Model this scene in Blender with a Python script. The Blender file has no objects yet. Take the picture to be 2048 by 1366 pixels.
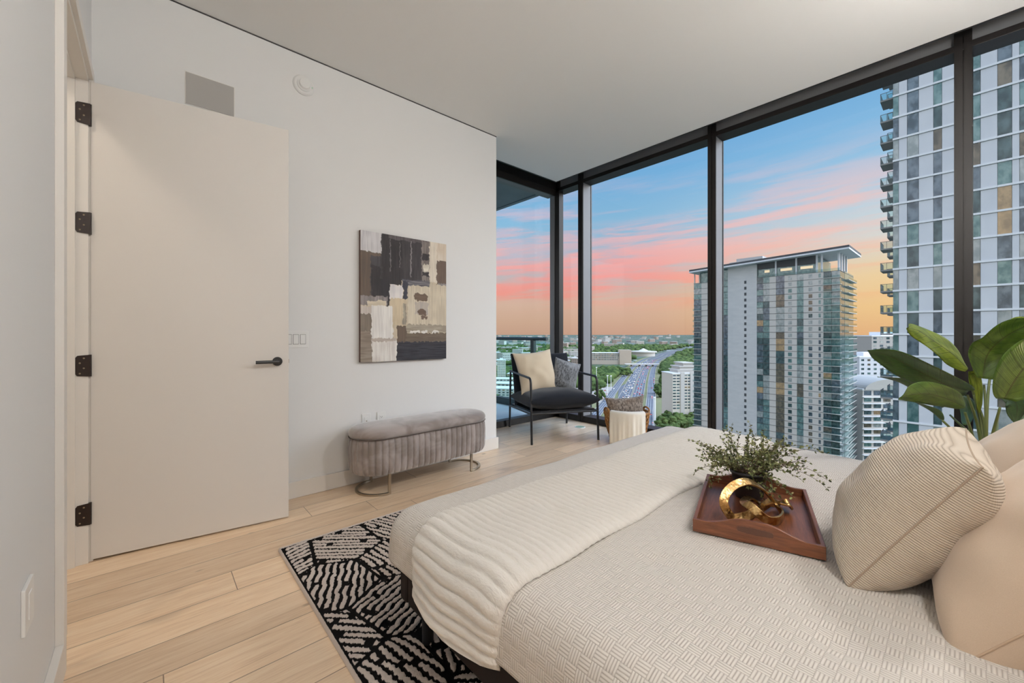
import bpy, bmesh, math, random
import numpy as np
from mathutils import Vector, Matrix, noise
R = math.radians
rnd = random.Random(7)
scene = bpy.context.scene
col = scene.collection

# ------------------------------------------------------------------ camera
CAMH = 1.16
cam_d = bpy.data.cameras.new('camera')
cam = bpy.data.objects.new('camera', cam_d)
col.objects.link(cam)
cam.location = (0, 0, CAMH)
cam.rotation_euler = (R(90), 0, R(-41.8))
cam_d.sensor_width = 36
cam_d.lens = 36 * 810 / 2048
cam_d.shift_y = -15 / 2048
cam_d.clip_start = 0.05
cam_d.clip_end = 60000
scene.camera = cam

# ------------------------------------------------------------------ view
scene.view_settings.view_transform = 'Standard'
scene.view_settings.look = 'None'
scene.view_settings.exposure = 0.0
scene.view_settings.gamma = 1
scene.view_settings.use_curve_mapping = False
scene.cycles.use_denoising = True
scene.cycles.max_bounces = 8
scene.cycles.diffuse_bounces = 5
scene.cycles.glossy_bounces = 3
scene.cycles.transparent_max_bounces = 12
scene.cycles.caustics_reflective = False
scene.cycles.caustics_refractive = False
scene.cycles.sample_clamp_indirect = 6


def lin(r, g, b):
    f = lambda c: (c / 255) / 12.92 if c <= 10.31 else ((c / 255 + 0.055) / 1.055) ** 2.4
    return (f(r), f(g), f(b), 1.0)


class N:
    """tiny node-tree builder"""
    def __init__(s, tree):
        s.t = tree
        s.L = tree.links

    def n(s, kind, **kw):
        nd = s.t.nodes.new(kind)
        for k, v in kw.items():
            if isinstance(k, str) and k.startswith('i_'):
                key = k[2:]
                key = int(key) if key.isdigit() else key
                s.put(nd.inputs[key], v)
            else:
                setattr(nd, k, v)
        return nd

    def put(s, inp, v):
        if hasattr(v, 'is_output') or isinstance(v, bpy.types.NodeSocket):
            s.L.new(v, inp)
        else:
            inp.default_value = v

    def m(s, op, a, b=None, c=None, clamp=False):
        nd = s.t.nodes.new('ShaderNodeMath')
        nd.operation = op
        nd.use_clamp = clamp
        for i, v in enumerate((a, b, c)):
            if v is not None:
                s.put(nd.inputs[i], v)
        return nd.outputs[0]

    def mix(s, f, a, b, blend='MIX'):
        nd = s.t.nodes.new('ShaderNodeMix')
        nd.data_type = 'RGBA'
        nd.blend_type = blend
        nd.clamp_factor = True
        s.put(nd.inputs[0], f)
        s.put(nd.inputs[6], a)
        s.put(nd.inputs[7], b)
        return nd.outputs[2]

    def ramp(s, f, stops, interp='LINEAR'):
        nd = s.t.nodes.new('ShaderNodeValToRGB')
        nd.color_ramp.interpolation = interp
        e = nd.color_ramp.elements
        while len(e) < len(stops):
            e.new(0.5)
        for i, (p, c) in enumerate(stops):
            e[i].position = p
            e[i].color = c if len(c) == 4 else (*c, 1)
        s.put(nd.inputs[0], f)
        return nd.outputs[0]

    def smooth(s, x, a, b):
        nd = s.t.nodes.new('ShaderNodeMapRange')
        nd.interpolation_type = 'SMOOTHSTEP'
        s.put(nd.inputs[0], x)
        nd.inputs[1].default_value = a
        nd.inputs[2].default_value = b
        return nd.outputs[0]

    def xyz(s, v):
        nd = s.t.nodes.new('ShaderNodeSeparateXYZ')
        s.put(nd.inputs[0], v)
        return nd.outputs

    def vec(s, x, y, z=0.0):
        nd = s.t.nodes.new('ShaderNodeCombineXYZ')
        for i, v in enumerate((x, y, z)):
            s.put(nd.inputs[i], v)
        return nd.outputs[0]

    def noise(s, v, scale, detail=3, rough=0.5, dist=0.0):
        nd = s.t.nodes.new('ShaderNodeTexNoise')
        s.put(nd.inputs['Vector'], v)
        nd.inputs['Scale'].default_value = scale
        nd.inputs['Detail'].default_value = detail
        nd.inputs['Roughness'].default_value = rough
        nd.inputs['Distortion'].default_value = dist
        return nd.outputs[0]


# ------------------------------------------------------------------ sky at dusk
SOUTH_FILL = 10.0
GLOBE = 150.0
world = bpy.data.worlds.new('dusk_sky')
scene.world = world
world.use_nodes = True
wt = world.node_tree
wt.nodes.clear()
n = N(wt)
tc = n.n('ShaderNodeTexCoord')
X, Y, Z = n.xyz(tc.outputs['Generated'])[:3]
hor = n.m('SQRT', n.m('ADD', n.m('MULTIPLY', X, X), n.m('MULTIPLY', Y, Y)))
te = n.m('DIVIDE', Z, n.m('MAXIMUM', hor, 0.02))          # tangent of the elevation
cx = n.m('DIVIDE', X, n.m('MAXIMUM', hor, 0.02))
az = n.m('ARCTAN2', Y, X)
base = n.ramp(n.m('MULTIPLY', te, 1.0), [
    (0.0, lin(206, 162, 140)), (0.03, lin(214, 172, 148)), (0.075, lin(222, 182, 162)),
    (0.125, lin(204, 184, 182)), (0.19, lin(170, 192, 212)), (0.27, lin(142, 190, 224)),
    (0.40, lin(116, 176, 226)), (0.60, lin(96, 158, 220)), (1.0, lin(84, 140, 206))])
warm = n.ramp(te, [
    (0.0, lin(238, 184, 132)), (0.05, lin(248, 204, 144)), (0.11, lin(247, 214, 165)),
    (0.18, lin(226, 222, 216)), (0.25, lin(196, 216, 232)), (0.36, lin(142, 194, 232)),
    (0.60, lin(100, 160, 220)), (1.0, lin(84, 140, 206))])
sunf = n.smooth(az, 0.62, 0.02)
basec = n.mix(sunf, base, warm)
# long streaks of cloud, rising gently towards the sunset
te2 = n.m('ADD', te, n.m('MULTIPLY', az, 0.055))
cv = n.vec(n.m('MULTIPLY', az, 1.1), n.m('MULTIPLY', te2, 8.5), 3.7)
c1 = n.noise(cv, 2.1, 5, 0.55, 0.3)
cv2 = n.vec(n.m('MULTIPLY', az, 3.0), n.m('MULTIPLY', te2, 34.0), 9.1)
c2 = n.noise(cv2, 1.6, 4, 0.6, 0.6)
cm = n.m('ADD', n.m('MULTIPLY', c1, 0.75), n.m('MULTIPLY', c2, 0.25))
cmask = n.smooth(cm, 0.44, 0.60)
band = n.m('MULTIPLY', n.smooth(te, 0.045, 0.10), n.smooth(te, 0.44, 0.20))
pink = n.ramp(te, [(0.0, lin(236, 150, 120)), (0.08, lin(246, 152, 136)), (0.14, lin(252, 162, 156)),
                   (0.22, lin(248, 186, 186)), (0.32, lin(226, 196, 214)), (0.5, lin(160, 190, 226))])
pinkw = n.ramp(te, [(0.0, lin(245, 180, 120)), (0.10, lin(250, 200, 150)), (0.2, lin(248, 206, 196)), (0.4, lin(210, 200, 222))])
pk = n.mix(sunf, pink, pinkw)
skyc = n.mix(n.m('MULTIPLY', n.m('MULTIPLY', cmask, band), 0.95), basec, pk)
b1 = n.m('MULTIPLY', n.smooth(te2, 0.118, 0.14), n.smooth(te2, 0.195, 0.165))
b2 = n.m('MULTIPLY', n.smooth(te2, 0.228, 0.255), n.smooth(te2, 0.315, 0.275))
bb = n.m('MULTIPLY', n.m('MAXIMUM', b1, n.m('MULTIPLY', b2, 0.6)), n.smooth(c2, 0.35, 0.62))
skyc = n.mix(n.m('MULTIPLY', bb, 0.85), skyc, pk)
below = n.mix(n.smooth(te, 0.0, -0.01), skyc, lin(96, 108, 104))
bg = n.n('ShaderNodeBackground')
n.put(bg.inputs[0], below)
# upper sky, above the window heads, boosted beyond the dusk for more daylight
# unseen southern sky, right of the towers, boosted to light the painting wall
south = n.m('MULTIPLY', n.smooth(az, -0.40, -0.70), n.smooth(az, -1.75, -1.5))
# unseen sky behind the building, boosted to light the facades facing us
back = n.smooth(n.m('ABSOLUTE', az), 1.85, 2.3)
n.put(bg.inputs[0], n.mix(n.m('MULTIPLY', n.m('MAXIMUM', south, back), 0.75), below, lin(216, 218, 224)))
BACK_FILL = n.m('MULTIPLY', n.m('MULTIPLY', back, n.smooth(te, 0.0, 0.10)), 0.9)
n.put(bg.inputs[1], n.m('ADD', n.m('ADD', n.m('ADD', 0.98, BACK_FILL), n.m('MULTIPLY', n.smooth(te, 0.62, 1.4), 1.9)), n.m('MULTIPLY', n.m('MULTIPLY', south, n.smooth(te, 0.0, 0.15)), SOUTH_FILL)))
wo = n.n('ShaderNodeOutputWorld')
wt.links.new(bg.outputs[0], wo.inputs[0])
world.cycles.sampling_method = 'MANUAL'
world.cycles.sample_map_resolution = 1024


def area_light(name, loc, rot, sx, sy, power, color=(1, 1, 1), portal=False, shape='RECTANGLE'):
    l = bpy.data.lights.new(name, 'AREA')
    l.shape = shape
    l.size, l.size_y = sx, sy
    l.energy = power
    l.color = color
    if portal:
        l.cycles.is_portal = True
    o = bpy.data.objects.new(name, l)
    o.location = loc
    o.rotation_euler = rot
    col.objects.link(o)
    return o


# portals in the window openings only steer the sampling of the sky
area_light('window_portal', (4.46, 1.5, 1.6), (0, R(90), 0), 3.1, 4.6, 1, portal=True)
area_light('window_portal', (3.43, 4.0, 1.6), (R(-90), 0, 0), 1.6, 3.1, 1, portal=True)


# ------------------------------------------------------------------ materials
def mat(name, color=(0.8, 0.8, 0.8, 1), rough=0.5, metal=0.0, spec=0.5, build=None, emit=None, estr=0, sheen=0):
    m = bpy.data.materials.new(name)
    m.use_nodes = True
    t = m.node_tree
    b = t.nodes['Principled BSDF']
    b.inputs['Base Color'].default_value = color
    b.inputs['Roughness'].default_value = rough
    b.inputs['Metallic'].default_value = metal
    b.inputs['Specular IOR Level'].default_value = spec
    if sheen:
        b.inputs['Sheen Weight'].default_value = sheen
        b.inputs['Sheen Roughness'].default_value = 0.4
    if emit:
        b.inputs['Emission Color'].default_value = emit
        b.inputs['Emission Strength'].default_value = estr
    if build:
        build(N(t), b)
    return m


def bump(n, b, h, strength=0.3, dist=0.01):
    nd = n.n('ShaderNodeBump')
    nd.inputs['Strength'].default_value = strength
    nd.inputs['Distance'].default_value = dist
    n.put(nd.inputs['Height'], h)
    n.L.new(nd.outputs[0], b.inputs['Normal'])


def obj_co(n):
    return n.n('ShaderNodeTexCoord').outputs['Object']


def uv_co(n):
    return n.n('ShaderNodeTexCoord').outputs['UV']


def geo_pos(n):
    return n.n('ShaderNodeNewGeometry').outputs['Position']


def b_paint(c, amt=0.03):
    def f(n, b):
        p = geo_pos(n)
        v = n.noise(p, 260, 2)
        bump(n, b, v, 0.06, 0.002)
    return f


M = {}
M['wall'] = mat('wall_paint', lin(230, 230, 229), 0.75, spec=0.3, build=b_paint(0))
M['ceil'] = mat('ceiling_paint', lin(238, 237, 234), 0.8, spec=0.2, build=b_paint(0))
M['door'] = mat('door_paint', lin(224, 220, 215), 0.5, spec=0.35, build=b_paint(0))
M['trim'] = mat('trim_paint', lin(230, 226, 220), 0.45, spec=0.4)
M['vent'] = mat('vent_mesh', lin(172, 169, 165), 0.7)
M['plastic'] = mat('white_plastic', lin(232, 232, 230), 0.35)
M['slot'] = mat('dark_slot', lin(60, 58, 56), 0.6)
M['alu'] = mat('dark_aluminium', lin(24, 21, 20), 0.42, spec=0.35)
M['alu_grey'] = mat('grey_metal_lit_sides', lin(118, 119, 122), 0.5, metal=0.25, spec=0.5)
M['black_metal'] = mat('black_powder_coat', lin(30, 31, 34), 0.35, spec=0.5)
M['hinge'] = mat('dark_bronze', lin(44, 34, 30), 0.4, metal=0.4)
M['champagne'] = mat('champagne_metal', lin(168, 156, 138), 0.28, metal=0.9)


def b_floor(n, b):
    p = geo_pos(n)
    x, y, z = n.xyz(p)[:3]
    W, Ln = 0.19, 1.9
    yy = n.m('DIVIDE', n.m('ADD', y, 20.03), W)
    row = n.m('FLOOR', yy)
    wn = n.n('ShaderNodeTexWhiteNoise', noise_dimensions='1D')
    n.put(wn.inputs['W'], row)
    xx = n.m('ADD', n.m('DIVIDE', n.m('ADD', x, 30.35), Ln), n.m('MULTIPLY', wn.outputs[0], 7.3))
    colm = n.m('FLOOR', xx)
    wn2 = n.n('ShaderNodeTexWhiteNoise', noise_dimensions='2D')
    n.put(wn2.inputs['Vector'], n.vec(row, colm))
    rv = wn2.outputs[0]
    fy = n.m('FRACT', yy)
    fx = n.m('FRACT', xx)
    ey = n.m('MULTIPLY', n.m('MINIMUM', fy, n.m('SUBTRACT', 1, fy)), W)
    ex = n.m('MULTIPLY', n.m('MINIMUM', fx, n.m('SUBTRACT', 1, fx)), Ln)
    gap = n.smooth(n.m('MINIMUM', ey, ex), 0.0003, 0.0026)
    off = n.m('MULTIPLY', rv, 37.0)
    gv = n.vec(n.m('ADD', n.m('MULTIPLY', x, 1.3), off), n.m('MULTIPLY', y, 17.0), off)
    g1 = n.noise(gv, 2.3, 5, 0.6, 0.8)
    g2 = n.noise(n.vec(n.m('ADD', n.m('MULTIPLY', x, 3.0), off), n.m('MULTIPLY', y, 90.0), 0.0), 2.5, 4, 0.6)
    blot = n.noise(n.vec(n.m('ADD', x, off), n.m('MULTIPLY', y, 2.5), 1.0), 2.2, 2)
    g = n.m('ADD', n.m('MULTIPLY', g1, 0.55), n.m('MULTIPLY', g2, 0.45))
    base = n.ramp(g, [(0.26, lin(198, 166, 134)), (0.46, lin(232, 204, 172)), (0.64, lin(245, 224, 196))])
    tone = n.ramp(rv, [(0, (0.86, 0.83, 0.80, 1)), (0.5, (1.0, 0.985, 0.96, 1)), (1, (1.10, 1.07, 1.03, 1))])
    c = n.mix(1.0, base, tone, 'MULTIPLY')
    c = n.mix(n.m('MULTIPLY', n.smooth(blot, 0.62, 0.78), 0.35), c, lin(146, 120, 96))
    vo = n.n('ShaderNodeTexVoronoi')
    n.put(vo.inputs['Vector'], n.vec(n.m('ADD', n.m('MULTIPLY', x, 1.6), off), n.m('MULTIPLY', y, 3.4), off))
    vo.inputs['Scale'].default_value = 1.1
    vo.inputs['Randomness'].default_value = 1.0
    knot = n.smooth(n.m('ADD', vo.outputs['Distance'], n.m('MULTIPLY', n.m('SUBTRACT', g2, 0.5), 0.05)), 0.060, 0.018)
    c = n.mix(n.m('MULTIPLY', knot, 0.75), c, lin(92, 68, 52))
    c = n.mix(gap, lin(112, 90, 70), c)
    n.L.new(c, b.inputs['Base Color'])
    n.put(b.inputs['Roughness'], n.m('ADD', 0.22, n.m('MULTIPLY', g2, 0.18)))
    bump(n, b, n.m('ADD', n.m('MULTIPLY', gap, 1.0), n.m('MULTIPLY', g2, 0.12)), 0.25, 0.003)


M['floor'] = mat('oak_planks', rough=0.4, spec=0.75, build=b_floor)


def glass_mat(name, tint, refl=1.0):
    m = bpy.data.materials.new(name)
    m.use_nodes = True
    t = m.node_tree
    t.nodes.clear()
    n = N(t)
    tr = n.n('ShaderNodeBsdfTransparent')
    tr.inputs[0].default_value = tint
    gl = n.n('ShaderNodeBsdfGlossy')
    gl.inputs['Roughness'].default_value = 0.0
    fr = n.n('ShaderNodeFresnel')
    bf = n.n('ShaderNodeNewGeometry').outputs['Backfacing']
    n.put(fr.inputs[0], n.m('ADD', 1.42, n.m('MULTIPLY', bf, 1 / 1.42 - 1.42)))
    mx = n.n('ShaderNodeMixShader')
    n.put(mx.inputs[0], n.m('MULTIPLY', fr.outputs[0], refl))
    n.L.new(tr.outputs[0], mx.inputs[1])
    n.L.new(gl.outputs[0], mx.inputs[2])
    o = n.n('ShaderNodeOutputMaterial')
    n.L.new(mx.outputs[0], o.inputs[0])
    return m


M['glass'] = glass_mat('window_glass', (0.975, 0.99, 0.985, 1), 0.5)
M['glass_soft'] = glass_mat('coated_glass', (0.95, 0.985, 0.98, 1), 0.04)
M['rail_glass'] = glass_mat('railing_glass', (0.80, 0.92, 0.91, 1), 0.25)

# ------------------------------------------------------------------ mesh helpers


class MB:
    def __init__(s):
        s.v = []
        s.f = []
        s.uv = None
        s.mi = []

    def add(s, vs, fs, mi=0):
        o = len(s.v)
        s.v += [tuple(v) for v in vs]
        s.f += [tuple(i + o for i in f) for f in fs]
        s.mi += [mi] * len(fs)
        return s

    def box(s, x0, x1, y0, y1, z0, z1, mtx=None, mi=0):
        vs = [Vector((x, y, z)) for z in (z0, z1) for y in (y0, y1) for x in (x0, x1)]
        if mtx is not None:
            vs = [mtx @ v for v in vs]
        return s.add(vs, [(0, 2, 3, 1), (4, 5, 7, 6), (0, 1, 5, 4), (2, 6, 7, 3), (0, 4, 6, 2), (1, 3, 7, 5)], mi)

    def tube(s, pts, r, seg=10, closed=False, caps=True, mi=0, up=None, sx=1.0, sy=1.0, rot=0.0):
        pts = [Vector(p) for p in pts]
        m = len(pts)
        rs = r if isinstance(r, (list, tuple)) else [r] * m
        rings = []
        prev = None
        for i, p in enumerate(pts):
            if closed:
                t = (pts[(i + 1) % m] - pts[i - 1]).normalized()
            else:
                t = (pts[min(i + 1, m - 1)] - pts[max(i - 1, 0)]).normalized()
            if prev is None:
                a = Vector(up) if up is not None else (Vector((0, 0, 1)) if abs(t.z) < 0.9 else Vector((1, 0, 0)))
            else:
                a = Vector(up) if up is not None else prev
            nn = (a - t * a.dot(t))
            if nn.length < 1e-6:
                nn = t.orthogonal()
            nn.normalize()
            prev = nn
            bn = t.cross(nn)
            ring = []
            for k in range(seg):
                an = 2 * math.pi * k / seg + rot
                ring.append(p + (nn * math.cos(an) * sx + bn * math.sin(an) * sy) * rs[i])
            rings.append(ring)
        vs = [v for rg in rings for v in rg]
        fs = []
        for i in range(m if closed else m - 1):
            j = (i + 1) % m
            for k in range(seg):
                l = (k + 1) % seg
                fs.append((i * seg + k, i * seg + l, j * seg + l, j * seg + k))
        if caps and not closed:
            fs.append(tuple(range(seg))[::-1])
            fs.append(tuple((m - 1) * seg + k for k in range(seg)))
        return s.add(vs, fs, mi)

    def lathe(s, prof, seg=32, c=(0, 0, 0), mtx=None, mi=0):
        vs = []
        for r, z in prof:
            for k in range(seg):
                a = 2 * math.pi * k / seg
                v = Vector((r * math.cos(a), r * math.sin(a), z))
                if mtx is not None:
                    v = mtx @ v
                vs.append(v + Vector(c))
        fs = []
        for i in range(len(prof) - 1):
            for k in range(seg):
                l = (k + 1) % seg
                fs.append((i * seg + k, i * seg + l, (i + 1) * seg + l, (i + 1) * seg + k))
        return s.add(vs, fs, mi)

    def prism(s, poly, z0, z1, mtx=None, mi=0):
        m = len(poly)
        vs = [Vector((x, y, z0)) for x, y in poly] + [Vector((x, y, z1)) for x, y in poly]
        if mtx is not None:
            vs = [mtx @ v for v in vs]
        fs = [tuple(range(m))[::-1], tuple(range(m, 2 * m))]
        fs += [(i, (i + 1) % m, m + (i + 1) % m, m + i) for i in range(m)]
        return s.add(vs, fs, mi)

    def build(s, name, mats, parent=None, smooth=False, uv=None, loc=None, bev=0, auto=None):
        me = bpy.data.meshes.new(name)
        me.from_pydata(s.v, [], s.f)
        if not isinstance(mats, (list, tuple)):
            mats = [mats]
        for m_ in mats:
            me.materials.append(m_)
        if len(mats) > 1:
            me.polygons.foreach_set('material_index', s.mi)
        if uv is not None:
            l = me.uv_layers.new(name='UVMap')
            vi = np.empty(len(me.loops), dtype=np.int32)
            me.loops.foreach_get('vertex_index', vi)
            l.data.foreach_set('uv', np.asarray(uv, dtype=np.float32)[vi].ravel())
        if smooth:
            me.shade_smooth()
        me.validate()
        me.update()
        o = bpy.data.objects.new(name, me)
        col.objects.link(o)
        if parent is not None:
            o.parent = parent
        if loc is not None:
            o.location = loc
        if bev:
            md = o.modifiers.new('bevel', 'BEVEL')
            md.width = bev
            md.segments = 2
            md.limit_method = 'ANGLE'
            md.angle_limit = R(40)
        if auto is not None:
            sharp_by_angle(me, auto)
        return o


def sharp_by_angle(me, ang):
    me.shade_smooth()
    me.set_sharp_from_angle(angle=R(ang))


def grid_mesh(nu, nv, fn, closed_u=False):
    """fn(i,j)->(x,y,z); returns verts, faces"""
    vs = [fn(i, j) for i in range(nu) for j in range(nv)]
    fs = []
    for i in range(nu if closed_u else nu - 1):
        a = i
        b_ = (i + 1) % nu
        for j in range(nv - 1):
            fs.append((a * nv + j, b_ * nv + j, b_ * nv + j + 1, a * nv + j + 1))
    return vs, fs


def tag(o, label=None, cat=None, group=None, kind=None):
    if label:
        o['label'] = label
    if cat:
        o['category'] = cat
    if group:
        o['group'] = group
    if kind:
        o['kind'] = kind
    return o


def thing(name, label=None, cat=None, loc=(0, 0, 0), rz=0, group=None, kind=None):
    o = bpy.data.objects.new(name, None)
    o.empty_display_size = 0.1
    o.location = loc
    o.rotation_euler = (0, 0, rz)
    col.objects.link(o)
    return tag(o, label, cat, group, kind)


def bezier(pts, m=8, closed=False):
    """Catmull-Rom through the points"""
    P = [Vector(p) for p in pts]
    out = []
    k = len(P)
    rng = range(k) if closed else range(k - 1)
    for i in rng:
        p0 = P[(i - 1) % k] if closed or i > 0 else P[0] * 2 - P[1]
        p1, p2 = P[i], P[(i + 1) % k]
        p3 = P[(i + 2) % k] if closed or i + 2 < k else P[-1] * 2 - P[-2]
        for j in range(m):
            t = j / m
            out.append(0.5 * ((2 * p1) + (p2 - p0) * t + (2 * p0 - 5 * p1 + 4 * p2 - p3) * t * t + (3 * p1 - p0 - 3 * p2 + p3) * t ** 3))
    if not closed:
        out.append(P[-1])
    return out


def fillet(pts, r, seg=6):
    P = [Vector(p) for p in pts]
    out = [P[0]]
    for i in range(1, len(P) - 1):
        a = (P[i - 1] - P[i])
        b_ = (P[i + 1] - P[i])
        rr = min(r, a.length * 0.45, b_.length * 0.45)
        p0 = P[i] + a.normalized() * rr
        p2 = P[i] + b_.normalized() * rr
        for j in range(seg + 1):
            t = j / seg
            out.append(p0 * (1 - t) ** 2 + P[i] * 2 * t * (1 - t) + p2 * t * t)
    out.append(P[-1])
    return out


FW = Vector((math.cos(R(48.2)), math.sin(R(48.2)), 0))
RT = Vector((math.sin(R(48.2)), -math.cos(R(48.2)), 0))


def at(u, v, d):
    """the place seen at (u, v) of the 2048x1366 frame, d metres ahead"""
    return FW * d + RT * ((u - 1024) / 810 * d) + Vector((0, 0, CAMH + (668 - v) / 810 * d))


def cz(xc, d, z=0.0):
    p = FW * d + RT * xc
    return Vector((p.x, p.y, z))


# ================================================================== ROOM SHELL
H = 3.163
XL, YB = -0.237, -0.80        # door wall plane, wall behind the bed
YW = 3.17                     # wall with the painting
XW = 4.25                     # window wall, face of the frames
YG = 3.83                     # corner glazing, face of the frames

S = lambda o: tag(o, kind='structure')
S(MB().box(-1.9, XW + 0.2, YB - 0.1, 4.0, -0.12, 0).build('floor', M['floor']))
cb = MB()
cb.box(-1.9, 4.0, YB - 0.1, 3.6, H, H + 0.3)
cb.box(4.0, 4.6, YB - 0.1, 4.1, H + 0.22, H + 0.3)
cb.box(-1.9, 4.0, 3.6, 4.1, H + 0.22, H + 0.3)
S(cb.build('ceiling', M['ceil']))
tb = MB()
tb.box(3.985, 4.0, YB, 3.6, H - 0.004, H + 0.22)
tb.box(2.62, 4.0, 3.585, 3.6, H - 0.004, H + 0.22)
S(tb.build('trim_1', M['alu']))
S(MB().box(XL, 2.62, YW - 0.004, YW, H - 0.007, H).build('trim_2', M['slot']))
S(MB().box(-1.9, 2.62, YW, 3.95, 0, H).build('wall_painting_side', M['wall']))
S(MB().box(-1.9, XW + 0.2, YB - 0.1, YB, 0, H).build('wall_headboard_side', M['wall']))
wb = MB()
OP0, OP1, OPH = 2.085, 2.972, 2.456     # door opening
wb.box(-0.36, XL, YB, OP0, 0, H)
wb.box(-0.36, XL, OP1, YW, 0, H)
wb.box(-0.36, XL, OP0, OP1, OPH, H)
S(wb.build('wall_door_side', M['wall']))
# the hall beyond the doorway
hb = MB()
hb.box(-1.9, -1.86, YB, YW, 0, H)
hb.box(-1.9, -0.36, 1.3, 1.34, 0, H)
S(hb.build('wall_hall', M['wall']))
# baseboards
bh, bt = 0.115, 0.016
S(MB().box(XL + 0.0, 2.62 + bt, YW - bt, YW, 0, bh).build('baseboard_painting_side', M['trim'], bev=0.002))
S(MB().box(2.62, 2.62 + bt, YW, 3.82, 0, bh).build('baseboard_wall_end', M['trim'], bev=0.002))
S(MB().box(XL, XL + 0.022, YB, OP0 - 0.012, 0, bh).build('baseboard_door_side', M['trim'], bev=0.002))
S(MB().box(XL, 3.9, YB, YB + bt, 0, bh).build('baseboard_headboard_side', M['trim'], bev=0.002))
# door casing and jamb
dc = MB()
dc.box(XL, XL + 0.022, OP0 - 0.062, OP0, bh, OPH + 0.05)
dc.box(XL, XL + 0.022, OP1, OP1 + 0.05, 0, OPH + 0.05)
dc.box(XL, XL + 0.022, OP0, OP1, OPH, OPH + 0.05)
dc.box(-0.37, XL + 0.005, OP1 - 0.018, OP1, 0, OPH)
dc.box(-0.37, XL + 0.005, OP0, OP0 + 0.018, 0, OPH)
dc.box(-0.37, XL + 0.005, OP0, OP1, OPH - 0.018, OPH)
dc.box(-0.37, -0.277, OP1 - 0.030, OP1 - 0.018, 0, OPH - 0.018)
dc.box(-0.37, -0.277, OP0 + 0.018, OP0 + 0.030, 0, OPH - 0.018)
dc.box(-0.37, -0.277, OP0, OP1, OPH - 0.030, OPH - 0.018)
S(dc.build('trim_3', M['trim'], bev=0.0015))

# open door leaf, hinged at the far jamb
door = thing('door_1', 'white flush door standing open against the painting wall', 'door', (-0.225, 2.966, 0), R(-8.1), kind='structure')
DW, DT = 0.886, 0.036
MB().box(0, DW, 0, DT, 0.010, 2.445).build('door_leaf', M['door'], door, bev=0.0015)
for z in (0.25, 1.00, 1.72, 2.27):
    z0, z1 = z - 0.055, z + 0.055
    hb_ = MB()
    # leaf let into the jamb, with rounded outer corners
    poly = [(0, z0), (0, z1), (-0.045, z1 - 0.004), (-0.052, z1 - 0.014), (-0.052, z0 + 0.014), (-0.045, z0 + 0.004)]
    mt = Matrix(((1, 0, 0, 0), (0, 0, 1, 0), (0, 1, 0, 0), (0, 0, 0, 1)))
    rotb = Matrix.Rotation(R(8.1), 4, 'Z')
    hb_.prism(poly, -0.0225, -0.0185, rotb @ Matrix.Translation((0.0, 0.006, 0)) @ mt)
    hb_.tube([(-0.001, -0.006, z0), (-0.001, -0.006, z1)], 0.0065, 12)
    hg = hb_.build('hinge', M['hinge'], door)
    sc = MB()
    for dx, dz in ((-0.022, 0.038), (-0.036, 0.014), (-0.022, -0.012), (-0.036, -0.038)):
        sc.lathe([(0.0001, 0.0), (0.0035, 0.0002), (0.0042, 0.0015)][::-1], 10, c=rotb @ Vector((dx, -0.0175, z + dz)), mtx=Matrix.Rotation(R(90), 4, 'X'))
    sc.build('screw', M['champagne'], hg)
# lever handle on a round rose
hx, hz = DW - 0.062, 0.99
rx = Matrix.Rotation(R(90), 4, 'X')
hd = MB().lathe([(0.0001, 0.010), (0.026, 0.010), (0.0275, 0.008), (0.0275, 0)], 36, c=(hx, 0, hz), mtx=rx).build('handle_rose', M['black_metal'], door, smooth=False, auto=30)
lv = MB()
lv.tube([(hx, -0.008, hz), (hx, -0.05, hz)], 0.0105, 16)
lv.tube(fillet([(hx + 0.008, -0.052, hz), (hx - 0.115, -0.055, hz)], 0.01), 0.0102, 16)
lv.build('lever', M['black_metal'], hd, auto=40)
MB().box(DW - 0.001, DW + 0.003, 0.010, 0.026, hz - 0.012, hz + 0.012).build('latch_bolt', M['champagne'], door)

# ---------------------------------------------------------------- window wall (window_1) and corner glazing (window_2)
w1 = thing('window_1', 'floor to ceiling window wall with dark mullions behind the bed', 'window', (XW, 1.5, 0), kind='structure')
off1 = Vector((XW, 1.5, 0))


def wpart(mb, name, m, parent, off, **k):
    mb.v = [tuple(Vector(v) - off) for v in mb.v]
    return mb.build(name, m, parent, **k)


D1 = 0.175
wpart(MB().box(XW, XW + D1, YB, YG, 0, 0.08), 'sill', M['alu'], w1, off1, bev=0.002)
wpart(MB().box(XW, XW + D1, YB, YG, 3.154, 3.200), 'header', M['alu'], w1, off1, bev=0.002)
wpart(MB().box(XW + 0.03, XW + D1, YB, YG, 3.200, H + 0.22), 'upper_panel', M['alu_grey'], w1, off1)
mull = [3.391, 1.712, 0.009, -1.0]
for yc in mull[:3]:
    hw = 0.040 if yc > 0.1 else 0.043
    mm = MB()
    # dark face towards the room, grooved down its middle
    mm.box(XW - 0.004, XW + 0.010, yc - hw, yc - 0.003, 0.0, H + 0.21)
    mm.box(XW - 0.004, XW + 0.010, yc + 0.003, yc + hw, 0.0, H + 0.21)
    mm.box(XW + 0.004, XW + 0.012, yc - 0.004, yc + 0.004, 0.0, H + 0.21)
    mo = wpart(mm, 'mullion', M['alu'], w1, off1)
    wpart(MB().box(XW + 0.010, XW + D1, yc - hw, yc + hw, 0.08, 3.154), 'mullion_side', M['alu_grey'], mo, off1, bev=0.001)  # outdoor light on the frame's side put into its grey colour
    wpart(MB().box(XW + D1 - 0.012, XW + D1 + 0.006, yc - hw - 0.006, yc - hw, 0.08, 3.154), 'gasket', M['black_metal'], mo, off1)
edges = [YG - 0.02, 3.391, 1.712, 0.009, YB]
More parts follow.
